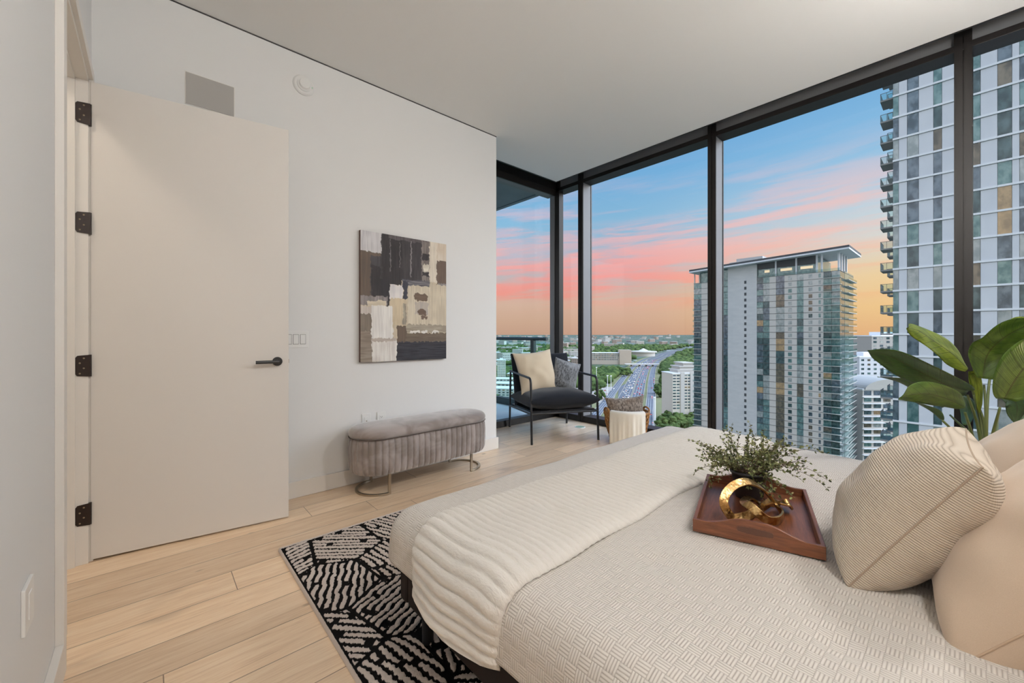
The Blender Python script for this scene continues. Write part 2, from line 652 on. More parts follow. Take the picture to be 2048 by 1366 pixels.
for a, b_ in zip(edges[:-1], edges[1:]):
    wpart(MB().box(XW + 0.125, XW + 0.133, b_, a, 0.06, 3.17), 'pane', M['glass'], w1, off1)
cp = MB().box(XW, XW + 0.09, YG - 0.06, YG + 0.10, 0, H + 0.21)
wpart(cp, 'corner_post', M['alu'], w1, off1, bev=0.002)
# corner glazing facing the balcony
w2 = thing('window_2', 'corner glazing onto the balcony beside the painting wall', 'window', (3.43, YG, 0), kind='structure')
off2 = Vector((3.43, YG, 0))
wpart(MB().box(2.62, XW, YG, YG + 0.10, 0, 0.080), 'sill', M['alu'], w2, off2, bev=0.002)
wpart(MB().box(2.62, XW, YG + 0.10, YG + 0.22, -0.02, 0.035), 'threshold', M['trim'], w2, off2)
wpart(MB().box(2.62, XW, YG, YG + 0.02, 3.097, 3.176), 'header', M['alu'], w2, off2, bev=0.002)
wpart(MB().box(2.62, XW, YG + 0.004, YG + 0.02, 3.180, H + 0.21), 'upper_panel', M['alu'], w2, off2)
wpart(MB().box(2.62, XW, YG + 0.02, YG + 0.15, 3.097, 3.3), 'header_side', M['alu_grey'], w2, off2)
wpart(MB().box(2.55, XW + 0.02, YG + 0.092, YG + 0.098, 0.06, 3.12), 'pane', M['glass_soft'], w2, off2)
wpart(MB().box(2.655, 2.675, YG - 0.012, YG + 0.02, 0.012, 0.055), 'sill_clip', M['black_metal'], w2, off2)
wpart(MB().box(XW - 0.012, XW, YG + 0.02, YG + 0.10, 0.08, 3.097), 'side_bead', M['alu_grey'], w2, off2)

# ---------------------------------------------------------------- balcony outside the corner
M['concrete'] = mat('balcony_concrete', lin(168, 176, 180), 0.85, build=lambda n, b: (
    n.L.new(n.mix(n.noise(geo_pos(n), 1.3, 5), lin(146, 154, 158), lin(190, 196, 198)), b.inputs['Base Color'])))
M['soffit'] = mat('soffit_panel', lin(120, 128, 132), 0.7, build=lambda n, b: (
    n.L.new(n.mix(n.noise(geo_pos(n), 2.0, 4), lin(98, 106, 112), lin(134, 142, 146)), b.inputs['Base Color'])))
S(MB().box(-1.9, 4.50, YG + 0.22, 7.2, -0.25, -0.01).build('floor_balcony', M['concrete']))
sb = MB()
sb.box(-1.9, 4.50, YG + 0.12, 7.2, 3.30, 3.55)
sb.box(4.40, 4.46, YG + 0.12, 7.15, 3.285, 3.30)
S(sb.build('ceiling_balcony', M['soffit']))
br = thing('balcony_railing', 'dark metal and glass railing around the balcony outside the corner window', 'railing', (4.43, 5.6, 0))
ofr = Vector((4.43, 5.6, 0))
rm = mat('railing_metal', lin(38, 52, 56), 0.4)
wpart(MB().tube([(4.43, 4.17, 1.085), (4.43, 7.1, 1.085)], 0.026, 14), 'top_rail', rm, br, ofr, auto=40)
wpart(MB().tube([(4.43, 7.1, 1.085), (-1.8, 7.1, 1.085)], 0.026, 14), 'top_rail', rm, br, ofr, auto=40)
wpart(MB().box(4.39, 4.47, 4.10, 7.14, -0.01, 0.10), 'kerb', rm, br, ofr)
wpart(MB().box(-1.8, 4.47, 7.06, 7.14, -0.01, 0.10), 'kerb', rm, br, ofr)
for y in (4.46, 5.78, 7.1):
    wpart(MB().box(4.40, 4.455, y - 0.035, y + 0.035, 0.0, 1.07), 'post', rm, br, ofr)
for x in (3.1, 1.8, 0.5):
    wpart(MB().box(x - 0.035, x + 0.035, 7.07, 7.125, 0.0, 1.07), 'post', rm, br, ofr)
wpart(MB().box(4.424, 4.436, 4.19, 7.05, 0.10, 1.05), 'glass_panel', M['rail_glass'], br, ofr)
wpart(MB().box(-1.8, 4.40, 7.094, 7.106, 0.10, 1.05), 'glass_panel', M['rail_glass'], br, ofr)

# ================================================================== LAMPS ADDED TO FILL THE ROOM (unseen)
M['shade'] = mat('lamp_diffuser', lin(245, 235, 220), 0.6, emit=(1.0, 0.86, 0.70, 1), estr=2.0)
M['globe'] = mat('frosted_globe', lin(250, 244, 232), 0.5, emit=(1.0, 0.965, 0.93, 1), estr=GLOBE)
for i, (lx, ly, lab) in enumerate([(0.55, -0.62, 'added frosted globe fill lamp, unseen, over the door end of the headboard'), (2.6, -0.62, 'added frosted globe fill lamp, unseen, over the window end of the headboard')]):
    cl = thing('fill_pendant', lab, 'lamp', (lx, ly, H), group='added globe fill lamps over the headboard')  # unseen pendants, added to brighten walls and ceiling
    MB().lathe([(0.0001, 0), (0.05, 0), (0.05, -0.02), (0.0001, -0.025)], 28).build('ceiling_rose', M['black_metal'], cl, auto=30)
    MB().tube([(0, 0, -0.02), (0, 0, -0.42)], 0.004, 8).build('cord', M['black_metal'], cl)
    MB().lathe([(0.11 * math.sin(math.pi * k / 20) + 1e-4, -0.52 + 0.11 * math.cos(math.pi * k / 20)) for k in range(21)], 32).build('globe', M['globe'], cl, smooth=True)
# unseen bedside lamps either side of the headboard, added as warm fill
M['linen'] = mat('linen_shade', lin(236, 222, 200), 0.9, emit=(1.0, 0.72, 0.45, 1), estr=1.2)


def nightstand_fill_lamp(x, y, lab, e):
    ns = thing('nightstand', 'low oak nightstand ' + lab, 'nightstand', (x, y, 0), group='nightstands beside the bed')
    MB().box(-0.2, 0.2, -0.19, 0.19, 0.12, 0.50).build('body', M['floor'], ns, bev=0.004)
    for sx in (-0.16, 0.16):
        for sy in (-0.15, 0.15):
            MB().tube([(sx, sy, 0), (sx, sy, 0.125)], 0.014, 10).build('leg', M['black_metal'], ns)
    tl = thing('fill_table_lamp', 'added linen shaded fill lamp, unseen, standing on the nightstand ' + lab, 'lamp', (x, y, 0.50), group='added bedside fill lamps')
    MB().lathe([(0.0001, 0), (0.07, 0), (0.075, 0.02), (0.04, 0.06), (0.05, 0.16), (0.02, 0.24), (0.008, 0.26), (0.008, 0.34)], 28).build('base', M['champagne'], tl, smooth=True)
    MB().lathe([(0.155, 0.26), (0.12, 0.50), (0.117, 0.50), (0.152, 0.26)], 36).build('lamp_shade', M['linen'], tl, smooth=True)
    l = bpy.data.lights.new('fill_lamp_bulb', 'POINT')
    l.shadow_soft_size = 0.05
    l.energy = e
    l.color = (1.0, 0.82, 0.66)
    o = bpy.data.objects.new('bulb', l)
    o.location = (0, 0, 0.42)
    o.parent = tl
    col.objects.link(o)


nightstand_fill_lamp(3.12, -0.56, 'on the window side of the bed', 18)
nightstand_fill_lamp(0.35, -0.56, 'on the door side of the bed', 5)
l = bpy.data.lights.new('hall_fill_lamp', 'AREA')  # unseen hall lamp, added for fill light through the doorway
l.size = 0.3
l.shape = 'DISK'
l.energy = 10
l.color = (1.0, 0.86, 0.70)
hl = thing('hall_fill_light', 'added round ceiling fill light, unseen, in the hall beyond the door', 'ceiling light', (-1.0, 2.4, H))
MB().lathe([(0.0001, 0), (0.18, 0), (0.18, -0.04), (0.0001, -0.05)], 32).build('diffuser', M['shade'], hl)
o = bpy.data.objects.new('bulb', l)
o.location = (0, 0, -0.06)
o.parent = hl
col.objects.link(o)

# ================================================================== WALL FITTINGS
rxm = Matrix.Rotation(R(90), 4, 'X')
vg = thing('air_vent', 'flat grey return air grille high on the wall above the door', 'vent', (0.285, YW, 2.665))
vb = MB().box(-0.122, 0.122, -0.006, 0, -0.095, 0.095)
vb.build('grille', M['vent'], vg)
fr = MB()
fr.box(-0.126, 0.126, -0.003, 0, 0.095, 0.099)
fr.box(-0.126, 0.126, -0.003, 0, -0.099, -0.095)
fr.box(-0.126, -0.122, -0.003, 0, -0.099, 0.099)
fr.box(0.122, 0.126, -0.003, 0, -0.099, 0.099)
fr.build('rim', M['trim'], vg)
sd = thing('smoke_detector', 'round white smoke detector high on the painting wall', 'smoke detector', (0.824, YW, 2.946))
MB().lathe([(0.0001, 0.014), (0.062, 0.014), (0.070, 0.008), (0.072, 0)], 48, mtx=rxm).build('base', M['plastic'], sd, auto=30)
MB().lathe([(0.0001, 0.040), (0.033, 0.040), (0.036, 0.036), (0.038, 0.026), (0.046, 0.022), (0.048, 0.014)], 48, mtx=rxm).build('sensor_cap', M['plastic'], sd, auto=30)
MB().box(0.05, 0.058, -0.018, -0.012, -0.006, 0.002).build('indicator', mat('green_indicator', lin(190, 225, 200), 0.4), sd)
sw = thing('light_switch', 'white three gang switch plate on the wall by the door edge', 'light switch', (0.772, YW, 1.122))
MB().box(-0.082, 0.082, -0.006, 0, -0.060, 0.060).build('plate', M['plastic'], sw, bev=0.002)
for dx in (-0.046, 0, 0.046):
    q = MB().box(dx - 0.0165, dx + 0.0165, -0.009, -0.005, -0.033, 0.033)
    q.build('rocker', M['plastic'], sw, bev=0.0012)
    MB().box(dx - 0.0185, dx + 0.0185, -0.0066, -0.0055, -0.035, 0.035).build('rocker_gap', M['slot'], sw)


def outlet(x, z, lab, coax=False):
    o = thing('wall_outlet', lab, 'outlet', (x, YW, z), group='outlets above the bench')
    MB().box(-0.036, 0.036, -0.007, 0, -0.058, 0.058).build('plate', M['plastic'], o, bev=0.002)
    MB().box(-0.0165, 0.0165, -0.009, -0.006, -0.033, 0.033).build('socket_face', M['plastic'], o, bev=0.001)
    if coax:
        MB().lathe([(0.0001, 0.016), (0.004, 0.016), (0.005, 0.009)], 12, mtx=rxm, c=(0, 0, 0.0)).build('cable_jack', M['champagne'], o)
    else:
        for dz in (-0.019, 0.019):
            q = MB()
            q.box(-0.007, -0.005, -0.0096, -0.0085, dz - 0.004, dz + 0.004)
            q.box(0.005, 0.007, -0.0096, -0.0085, dz - 0.004, dz + 0.004)
            q.box(-0.002, 0.002, -0.0096, -0.0085, dz - 0.010, dz - 0.006)
            q.build('slots', M['slot'], o)


outlet(1.280, 0.470, 'white outlet plate over the bench, nearer the door', True)
outlet(1.404, 0.470, 'white outlet plate over the bench, nearer the window')
o = thing('wall_outlet', 'white outlet plate low on the near wall beside the doorway', 'outlet', (XL, 1.597, 0.468), R(90))
MB().box(-0.050, 0.050, -0.008, 0, -0.058, 0.058).build('plate', M['plastic'], o, bev=0.002)
MB().box(-0.0165, 0.0165, -0.010, -0.007, -0.033, 0.033).build('socket_face', M['plastic'], o, bev=0.001)
fo = thing('floor_outlet', 'round pale green floor outlet cover with a white ring, by the armchair', 'floor outlet', tuple(at(1160, 854, 810 * 1.16 / 186) * 1.0))
fo.location.z = 0
MB().lathe([(0.0001, 0.003), (0.055, 0.003), (0.058, 0.0)], 36).build('cover', mat('pale_green_cover', lin(150, 170, 140), 0.5), fo)
MB().lathe([(0.055, 0.0032), (0.062, 0.0045), (0.066, 0.0)], 36).build('ring', M['plastic'], fo)

# ================================================================== RUG
rug_rng = np.random.RandomState(11)
xs = np.concatenate([np.arange(0.51, 1.36, 0.0042), np.arange(1.38, 2.95, 0.05)])
ys = np.concatenate([np.arange(-0.3, 0.72, 0.05), np.arange(0.74, 2.446, 0.0042)])
GX, GY = np.meshgrid(xs, ys, indexing='ij')
# patches of parallel ridges; neighbours run in different directions
seeds = []
for i in range(-1, 9):
    for j in range(-1, 10):
        seeds.append((0.45 + i * 0.33 + (0.16 if j % 2 else 0) + rug_rng.uniform(-.05, .05), -0.4 + j * 0.335 + rug_rng.uniform(-.05, .05),
                      [R(18), R(105), R(-38), R(62)][(i * 2 + j + (i // 2)) % 4] + rug_rng.uniform(-.15, .15)))
seeds = np.array(seeds)
wob = 0.0022 * np.sin(GX * 140 + 3 * np.sin(GY * 45)) * np.sin(GY * 120 + 1.3) + 0.0035 * np.sin(GX * 37 + GY * 51) + 0.0022 * np.sin(GX * 260 - GY * 190)
d = (GX[..., None] - seeds[:, 0]) ** 2 + (GY[..., None] - seeds[:, 1]) ** 2
order = np.argsort(d, axis=-1)[..., :2]
near = order[..., 0]
dd = np.sqrt(np.take_along_axis(d, order, -1))
gapc = dd[..., 1] - dd[..., 0]
ang = seeds[near, 2]
across = -GX * np.sin(ang) + GY * np.cos(ang) + wob
along = GX * np.cos(ang) + GY * np.sin(ang)
per = 0.033
ph = across / per
lane = np.floor(ph)
st = np.sin(2 * np.pi * ph)
brk = np.sin(along * 2 * np.pi / (0.30 + 0.2 * np.abs(np.sin(lane * 12.9))) + lane * 78.2)
pile = np.clip((st + 0.32) * 2.2, 0, 1) * np.clip((gapc - 0.010) * 90, 0, 1) * np.clip((0.985 - brk) * 30, 0, 1)
edge = np.minimum(np.minimum(GX - 0.51, 2.95 - GX), np.minimum(GY + 0.3, 2.446 - GY))
pile = np.where(edge < 0.012, 1.0, np.where(edge < 0.02, 0.0, pile))
grain = rug_rng.rand(*GX.shape)
GZ = 0.006 + pile * (0.009 + 0.003 * grain) + 0.0012 * grain
GZ = np.where(edge < 0.003, 0.001, GZ)
ni, nj = GX.shape
vv = np.stack([GX, GY, GZ], -1).reshape(-1, 3)
idx = np.arange(ni * nj).reshape(ni, nj)
ff = np.stack([idx[:-1, :-1], idx[1:, :-1], idx[1:, 1:], idx[:-1, 1:]], -1).reshape(-1, 4)


def np_mesh(name, vv, ff, mat_, parent=None, attr=None, smooth=True, uv=None):
    me = bpy.data.meshes.new(name)
    me.vertices.add(len(vv))
    me.vertices.foreach_set('co', np.asarray(vv, dtype=np.float32).ravel())
    k = ff.shape[1]
    me.loops.add(ff.size)
    me.loops.foreach_set('vertex_index', ff.astype(np.int32).ravel())
    me.polygons.add(len(ff))
    me.polygons.foreach_set('loop_start', np.arange(0, ff.size, k, dtype=np.int32))
    me.polygons.foreach_set('loop_total', np.full(len(ff), k, dtype=np.int32))
    me.update(calc_edges=True)
    me.validate()
    me.materials.append(mat_)
    if attr:
        for an, data, typ in attr:
            a = me.attributes.new(an, typ, 'POINT')
            a.data.foreach_set('value' if typ == 'FLOAT' else 'color', np.asarray(data, dtype=np.float32).ravel())
    if uv is not None:
        l = me.uv_layers.new(name='UVMap')
        l.data.foreach_set('uv', np.asarray(uv, dtype=np.float32)[ff.ravel()].ravel())
    if smooth:
        me.shade_smooth()
    o = bpy.data.objects.new(name, me)
    col.objects.link(o)
    if parent is not None:
        o.parent = parent
    return o


def b_rug(n, b):
    a = n.n('ShaderNodeAttribute', attribute_name='pile').outputs['Fac']
    p = geo_pos(n)
    f = n.noise(p, 420, 2)
    g = n.noise(p, 30, 3)
    w = n.smooth(n.m('ADD', a, n.m('MULTIPLY', n.m('SUBTRACT', f, 0.5), 0.35)), 0.38, 0.62)
    white = n.mix(f, lin(204, 190, 180), lin(238, 228, 220))
    white = n.mix(n.m('MULTIPLY', g, 0.4), white, lin(214, 200, 190))
    n.L.new(n.mix(w, lin(22, 20, 20), white), b.inputs['Base Color'])
    bump(n, b, f, 0.7, 0.006)


rug = np_mesh('area_rug', vv, ff, mat('rug_pile', rough=0.95, spec=0.1, build=b_rug), attr=[('pile', pile, 'FLOAT')])
tag(rug, 'black rug with raised off-white maze lines, lying under the bed', 'rug')

# ================================================================== BENCH
bench = thing('storage_bench', 'oval greige velvet bench with channel tufted sides below the painting', 'bench', (1.66, 2.945, 0))


def b_velvet(c1, c2):
    def f(n, b):
        p = obj_co(n)
        v = n.noise(p, 5.0, 3, 0.6, 0.6)
        lw = n.n('ShaderNodeLayerWeight')
        lw.inputs[0].default_value = 0.42
        c = n.mix(n.smooth(v, 0.35, 0.68), c1, c2)
        n.L.new(c, b.inputs['Base Color'])
        bump(n, b, n.noise(p, 350, 2), 0.15, 0.002)
    return f


M['velvet'] = mat('greige_velvet', rough=0.85, spec=0.2, sheen=0.9, build=b_velvet(lin(134, 124, 119), lin(168, 158, 154)))
HL, HR = 0.385, 0.20      # half straight length, end radius


def capsule(s, r, a=HL):
    """point and outward normal at arc length s along the oval of radius r"""
    st = 2 * a
    arc = math.pi * HR
    s = s % (2 * st + 2 * arc)
    if s < st:
        return Vector((-a + s, -r, 0)), Vector((0, -1, 0))
    s -= st
    if s < arc:
        t = -math.pi / 2 + s / HR
        nn = Vector((math.cos(t), math.sin(t), 0))
        return Vector((a, 0, 0)) + nn * r, nn
    s -= arc
    if s < st:
        return Vector((a - s, r, 0)), Vector((0, 1, 0))
    s -= st
    t = math.pi / 2 + s / HR
    nn = Vector((math.cos(t), math.sin(t), 0))
    return Vector((-a, 0, 0)) + nn * r, nn


PER = 4 * HL + 2 * math.pi * HR
NCH = 58
nu = NCH * 10
prof = [(-0.10, 0.148), (-0.05, 0.145), (-0.022, 0.15), (-0.007, 0.165), (0, 0.19), (0.003, 0.25), (0.004, 0.33), (0.0, 0.385), (-0.006, 0.402), (-0.014, 0.408), (-0.04, 0.409)]


def bench_v(i, j):
    s = i / nu * PER
    o_, z = prof[j]
    fl = abs(math.sin(math.pi * (i / nu) * NCH)) ** 0.45
    wgt = 1.0 if 3 <= j <= 8 else 0.3
    p, _ = capsule(s, HR - 0.013 * (1 - fl) * wgt + o_)
    return (p.x, p.y, z)


vs, fs = grid_mesh(nu, len(prof), bench_v, True)
b_ = MB().add(vs, fs)
b_.build('tufted_body', M['velvet'], bench, smooth=True)
lidp = [(-0.03, 0.409), (-0.006, 0.411), (0.002, 0.420), (0.004, 0.44), (-0.003, 0.458), (-0.02, 0.472), (-0.05, 0.481), (-0.09, 0.486), (-0.14, 0.488), (-0.1999, 0.489)]
vs, fs = grid_mesh(160, len(lidp), lambda i, j: (lambda p: (p.x, p.y, lidp[j][1] ))(capsule(i / 160 * PER, HR + lidp[j][0])[0]), True)
MB().add(vs, fs).build('lid_cushion', M['velvet'], bench, smooth=True)
MB().tube([capsule(i / 120 * PER, HR + 0.001)[0] + Vector((0, 0, 0.410)) for i in range(120)], 0.0035, 8, closed=True).build('piping', mat('dark_piping', lin(84, 72, 66), 0.8), bench, smooth=True)
for sg in (-1, 1):
    x0 = sg * 0.365
    pts = [Vector((x0, -0.165, 0.150)), Vector((x0, -0.165, 0.008))]
    arc = [Vector((x0 + sg * 0.165 * math.sin(t), -0.165 * math.cos(t), 0.008)) for t in [math.pi * k / 24 for k in range(25)]]
    end = [Vector((x0, 0.165, 0.150))]
    lg = MB()
    lg.box(x0 - 0.010, x0 + 0.010, -0.172, -0.158, 0, 0.152)
    lg.box(x0 - 0.010, x0 + 0.010, 0.158, 0.172, 0, 0.152)
    vs, fs = [], []
    for k in range(33):
        t = math.pi * k / 32
        for rr, zz in ((0.176, 0), (0.158, 0), (0.158, 0.014), (0.176, 0.014)):
            vs.append((x0 + sg * rr * math.sin(t), -rr * math.cos(t), zz))
    for k in range(32):
        for q in range(4):
            w = (q + 1) % 4
            fs.append((k * 4 + q, k * 4 + w, k * 4 + 4 + w, k * 4 + 4 + q))
    lg.add(vs, fs)
    lg.box(x0 - 0.01, x0 + 0.01, -0.17, 0.17, 0.143, 0.152)
    lg.build('curved_leg', M['champagne'], bench, bev=0.001)

# ================================================================== ABSTRACT PAINTING (generic blocks of paint)
PX0, PX1, PZ0, PZ1 = 1.222, 2.003, 0.938, 1.972
pw, phh = PX1 - PX0, PZ1 - PZ0
NU_, NV_ = 230, 300
pc = np.zeros((NU_, NV_, 3))
ph_ = np.zeros((NU_, NV_))
U, V = np.meshgrid(np.linspace(0, 1, NU_), np.linspace(0, 1, NV_), indexing='ij')  # V from the top
prng = np.random.RandomState(5)


def smooth_noise(nx, ny, sx, sy, rng):
    g = rng.rand(sx + 2, sy + 2)
    a = np.linspace(0, sx, nx)
    b = np.linspace(0, sy, ny)
    ia, ib = a.astype(int), b.astype(int)
    fa, fb = (a - ia)[:, None], (b - ib)[None, :]
    fa, fb = fa * fa * (3 - 2 * fa), fb * fb * (3 - 2 * fb)
    return (g[ia][:, ib] * (1 - fa) * (1 - fb) + g[ia + 1][:, ib] * fa * (1 - fb) + g[ia][:, ib + 1] * (1 - fa) * fb + g[ia + 1][:, ib + 1] * fa * fb)


def pconv(x, y):
    f = (x - 148) / 774
    t = f * 3.157 / (3.676 + f * (3.157 - 3.676))
    top, bot = 92 + 134 * f, 1293 - 31 * f
    return t, (y - top) / (bot - top)


edge_u = (smooth_noise(NU_, NV_, 40, 60, prng) - 0.5) * 0.020
edge_v = (smooth_noise(NU_, NV_, 60, 40, prng) - 0.5) * 0.018
str_v = smooth_noise(NU_, NV_, 110, 10, prng) - 0.5     # vertical brush drag
str_h = smooth_noise(NU_, NV_, 10, 140, prng) - 0.5     # horizontal brush drag
blo = smooth_noise(NU_, NV_, 12, 16, prng) - 0.5


def blk(x0, y0, x1, y1, c, c2=None, drag='v', h=0.3, rnd_=0.0):
    u0, v0 = pconv(x0, y0)
    u1, _ = pconv(x1, y0)
    _, v1 = pconv((x0 + x1) / 2, y1)
    _, v0 = pconv((x0 + x1) / 2, y0)
    uu, vv_ = U + edge_u, V + edge_v
    inside = (uu > u0) & (uu < u1) & (vv_ > v0) & (vv_ < v1)
    if rnd_:
        cu, cv_ = (u0 + u1) / 2, (v0 + v1) / 2
        e = (np.abs(uu - cu) / ((u1 - u0) / 2)) ** 3 + (np.abs(vv_ - cv_) / ((v1 - v0) / 2)) ** 3
        inside = e < 1
    dr = str_v if drag == 'v' else str_h
    c = np.array(lin(*c)[:3])
    c2 = np.array(lin(*(c2 or c))[:3]) if c2 else c * 0.75
    w = np.clip(0.5 + dr * 1.5 + blo * 0.9, 0, 1)[..., None] * 0.75
    cc = c * (1 - w) + c2 * w
    pc[inside] = cc[inside]
    ph_[inside] = h + dr[inside] * 0.8


W_, BG, TP, DK, GY_, LG = (232, 228, 222), (206, 192, 168), (112, 96, 82), (48, 44, 46), (92, 86, 88), (200, 196, 194)
blk(100, 50, 1000, 1400, BG, (186, 172, 150))
blk(100, 50, 338, 320, (214, 212, 214), (184, 182, 186))
blk(100, 290, 340, 690, (100, 86, 74), (84, 74, 68))
blk(240, 330, 350, 690, (70, 66, 70), DK)
blk(335, 100, 770, 560, (58, 54, 56), (40, 37, 40))
blk(345, 130, 520, 585, (46, 42, 44), (30, 28, 30), h=0.6)
blk(400, 110, 770, 200, (92, 86, 88), (66, 60, 62))
blk(250, 420, 330, 690, DK, (30, 28, 30), h=0.7)
blk(330, 540, 410, 780, (44, 42, 46), (34, 32, 36))
blk(598, 200, 608, 520, (130, 124, 126), None)
blk(412, 180, 420, 470, (110, 104, 106), None)
blk(500, 200, 507, 440, (104, 98, 100), None)
blk(700, 200, 768, 560, (130, 122, 118), (80, 72, 70))
blk(705, 310, 762, 370, DK)
blk(712, 410, 765, 475, (226, 220, 206), (170, 158, 140), 'h')
blk(705, 480, 765, 515, DK)
blk(768, 150, 835, 570, (224, 214, 198), (200, 190, 174), h=0.7)
blk(835, 160, 1000, 390, (206, 190, 170), (224, 214, 200))
blk(835, 385, 1000, 700, (104, 88, 76), (88, 74, 66))
blk(850, 590, 1000, 715, (150, 146, 146), (110, 102, 98))
blk(100, 690, 390, 775, (152, 144, 142), (110, 104, 104))
blk(205, 735, 380, 780, (218, 206, 184), None, 'h')
blk(410, 590, 530, 720, (230, 226, 224), (206, 202, 204), h=0.7)
blk(420, 715, 560, 960, (212, 196, 168), (190, 174, 148), h=0.6)
blk(530, 550, 770, 640, (66, 66, 74), (150, 146, 150), 'h')
blk(535, 560, 575, 720, (52, 54, 66), None)
blk(575, 605, 780, 950, (196, 184, 164), (222, 212, 192))
blk(640, 750, 760, 860, (170, 160, 156), (196, 186, 170))
blk(632, 670, 755, 742, (110, 92, 78), (96, 80, 68), 'h', 0.8, 1)
blk(664, 815, 742, 870, (106, 88, 76), None, 'h', 0.8, 1)
blk(692, 872, 756, 902, (106, 88, 76), None, 'h', 0.8, 1)
blk(780, 600, 1000, 960, (212, 200, 178), (188, 176, 156))
blk(530, 760, 560, 950, (176, 168, 150), (120, 112, 104))
blk(100, 780, 245, 900, (206, 198, 190), (188, 178, 170))
blk(100, 850, 250, 1020, (130, 120, 108), (112, 102, 92), rnd_=0)
blk(100, 1010, 255, 1400, (150, 140, 128), (120, 106, 94), 'h')
blk(245, 780, 440, 1080, (236, 233, 228), (214, 210, 206), h=0.8)
blk(250, 1075, 470, 1115, (196, 184, 174), (176, 164, 154), 'h')
blk(250, 1105, 475, 1290, (232, 228, 222), (204, 196, 190), h=0.8)
blk(475, 965, 570, 1110, (104, 90, 78), (88, 76, 68))
blk(560, 955, 1000, 1025, (148, 138, 124), (180, 170, 152), 'h')
blk(590, 1005, 685, 1032, W_, None, 'h', 0.9, 1)
blk(700, 1008, 748, 1034, W_, None, 'h', 0.9, 1)
blk(788, 1008, 850, 1034, W_, None, 'h', 0.9, 1)
blk(560, 1030, 1000, 1108, (112, 100, 86), (96, 84, 74), 'h')
blk(475, 1108, 1000, 1400, (38, 38, 44), (58, 58, 66), 'h', h=0.6)
yn = YW - 0.034
vx = PX0 + U * pw
vz = PZ1 - V * phh
vvp = np.stack([vx, yn - ph_ * 0.0022 - 0.0, vz], -1).reshape(-1, 3)
idx = np.arange(NU_ * NV_).reshape(NU_, NV_)
ffp = np.stack([idx[:-1, :-1], idx[:-1, 1:], idx[1:, 1:], idx[1:, :-1]], -1).reshape(-1, 4)
pt = thing('wall_painting', 'abstract canvas of black, white, taupe and beige paint blocks on the wall', 'painting', (1.6125, YW, 1.455))
vvp -= np.array([1.6125, YW, 1.455])


def b_paintc(n, b):
    n.L.new(n.n('ShaderNodeAttribute', attribute_name='paint').outputs['Color'], b.inputs['Base Color'])
    bump(n, b, n.noise(obj_co(n), 220, 2), 0.25, 0.002)


np_mesh('painted_face', vvp, ffp, mat('canvas_paint', rough=0.6, spec=0.3, build=b_paintc), pt,
        attr=[('paint', np.concatenate([pc, np.ones((NU_, NV_, 1))], -1), 'FLOAT_COLOR')])
MB().box(PX0 - 1.6125, PX1 - 1.6125, -0.0335, -0.002, PZ0 - 1.455, PZ1 - 1.455).build('canvas_frame', mat('canvas_side', lin(96, 74, 66), 0.8), pt)

# ================================================================== BED
BX0, BX1, BY1 = 0.700, 2.80, 1.418
bed = thing('bed', 'wide low upholstered bed base in black with a mattress under the comforter', 'bed', ((BX0 + BX1) / 2, 0.4, 0))
ofb = Vector(((BX0 + BX1) / 2, 0.4, 0))
bm_ = mat('black_upholstery', lin(40, 35, 34), 0.9, spec=0.2, build=lambda n, b: bump(n, b, n.noise(geo_pos(n), 500, 2), 0.3, 0.002))
wpart(MB().box(BX0, BX1, -0.62, 1.358, 0.167, 0.335), 'side_rail', bm_, bed, ofb, bev=0.012)
wpart(MB().box(BX0, BX1, 1.362, BY1, 0.167, 0.335), 'foot_rail', bm_, bed, ofb, bev=0.012)
wpart(MB().box(BX0 + 0.06, BX1 - 0.06, -0.62, BY1 - 0.06, 0.335, 0.475), 'mattress', mat('mattress_ticking', lin(225, 222, 216), 0.9), bed, ofb, bev=0.03)
for lx in (BX0 + 0.075, 1.75, BX1 - 0.075):
    for ly in (BY1 - 0.08, 0.42, -0.55):
        wpart(MB().tube([(lx, ly, 0.010), (lx, ly, 0.17)], [0.021, 0.024], 16), 'leg', M['black_metal'], bed, ofb, auto=40)
hb2 = MB().box(BX0, BX1, -0.74, -0.63, 0.12, 1.05)
wpart(hb2, 'headboard', bm_, bed, ofb, bev=0.03)

CX0, CX1, CY1, RB, ZT = 0.765, 2.745, 1.385, 0.10, 0.500


def bedmap(s, t, off=0.0, flare=0.0):
    ax = CX0 - s if s < CX0 else (s - CX1 if s > CX1 else 0.0)
    sx = -1 if s < CX0 else 1
    by = t - CY1 if t > CY1 else 0.0
    d = max(ax, by)
    if d <= 0:
        return Vector((s, t, ZT + off)), Vector((0, 0, 1))
    h = math.hypot(ax, by)
    nx, ny = sx * ax / h, by / h
    px, py = min(max(s, CX0), CX1), min(t, CY1)
    arc = RB * math.pi / 2
    if d < arc:
        a = d / RB
        o_, dn = math.sin(a), math.cos(a)
        return Vector((px + nx * (RB + off) * o_, py + ny * (RB + off) * o_, ZT - RB + (RB + off) * dn)), Vector((nx * o_, ny * o_, dn))
    e = d - arc
    o_ = RB + off + flare * e
    return Vector((px + nx * o_, py + ny * o_, ZT - RB - e)), Vector((nx, ny, 0))


def pn(x, y, z, s):
    return noise.noise(Vector((x * s, y * s, z * s)))


tufts = [(1.083, 0.60), (1.62, 0.95), (2.2, 0.95), (1.083, 1.0), (1.083, 0.18), (2.3, 0.42), (1.60, 0.55), (2.2, 0.0)]


def puff(s, t):
    v = 0.006 * pn(s, t, 0.3, 3.5) + 0.003 * pn(s, t, 1.3, 9)
    for (a, b) in tufts:
        d2 = (s - a) ** 2 + (t - b) ** 2
        v -= 0.010 * math.exp(-d2 / 0.0012) + 0.004 * math.exp(-d2 / 0.012)
    return v


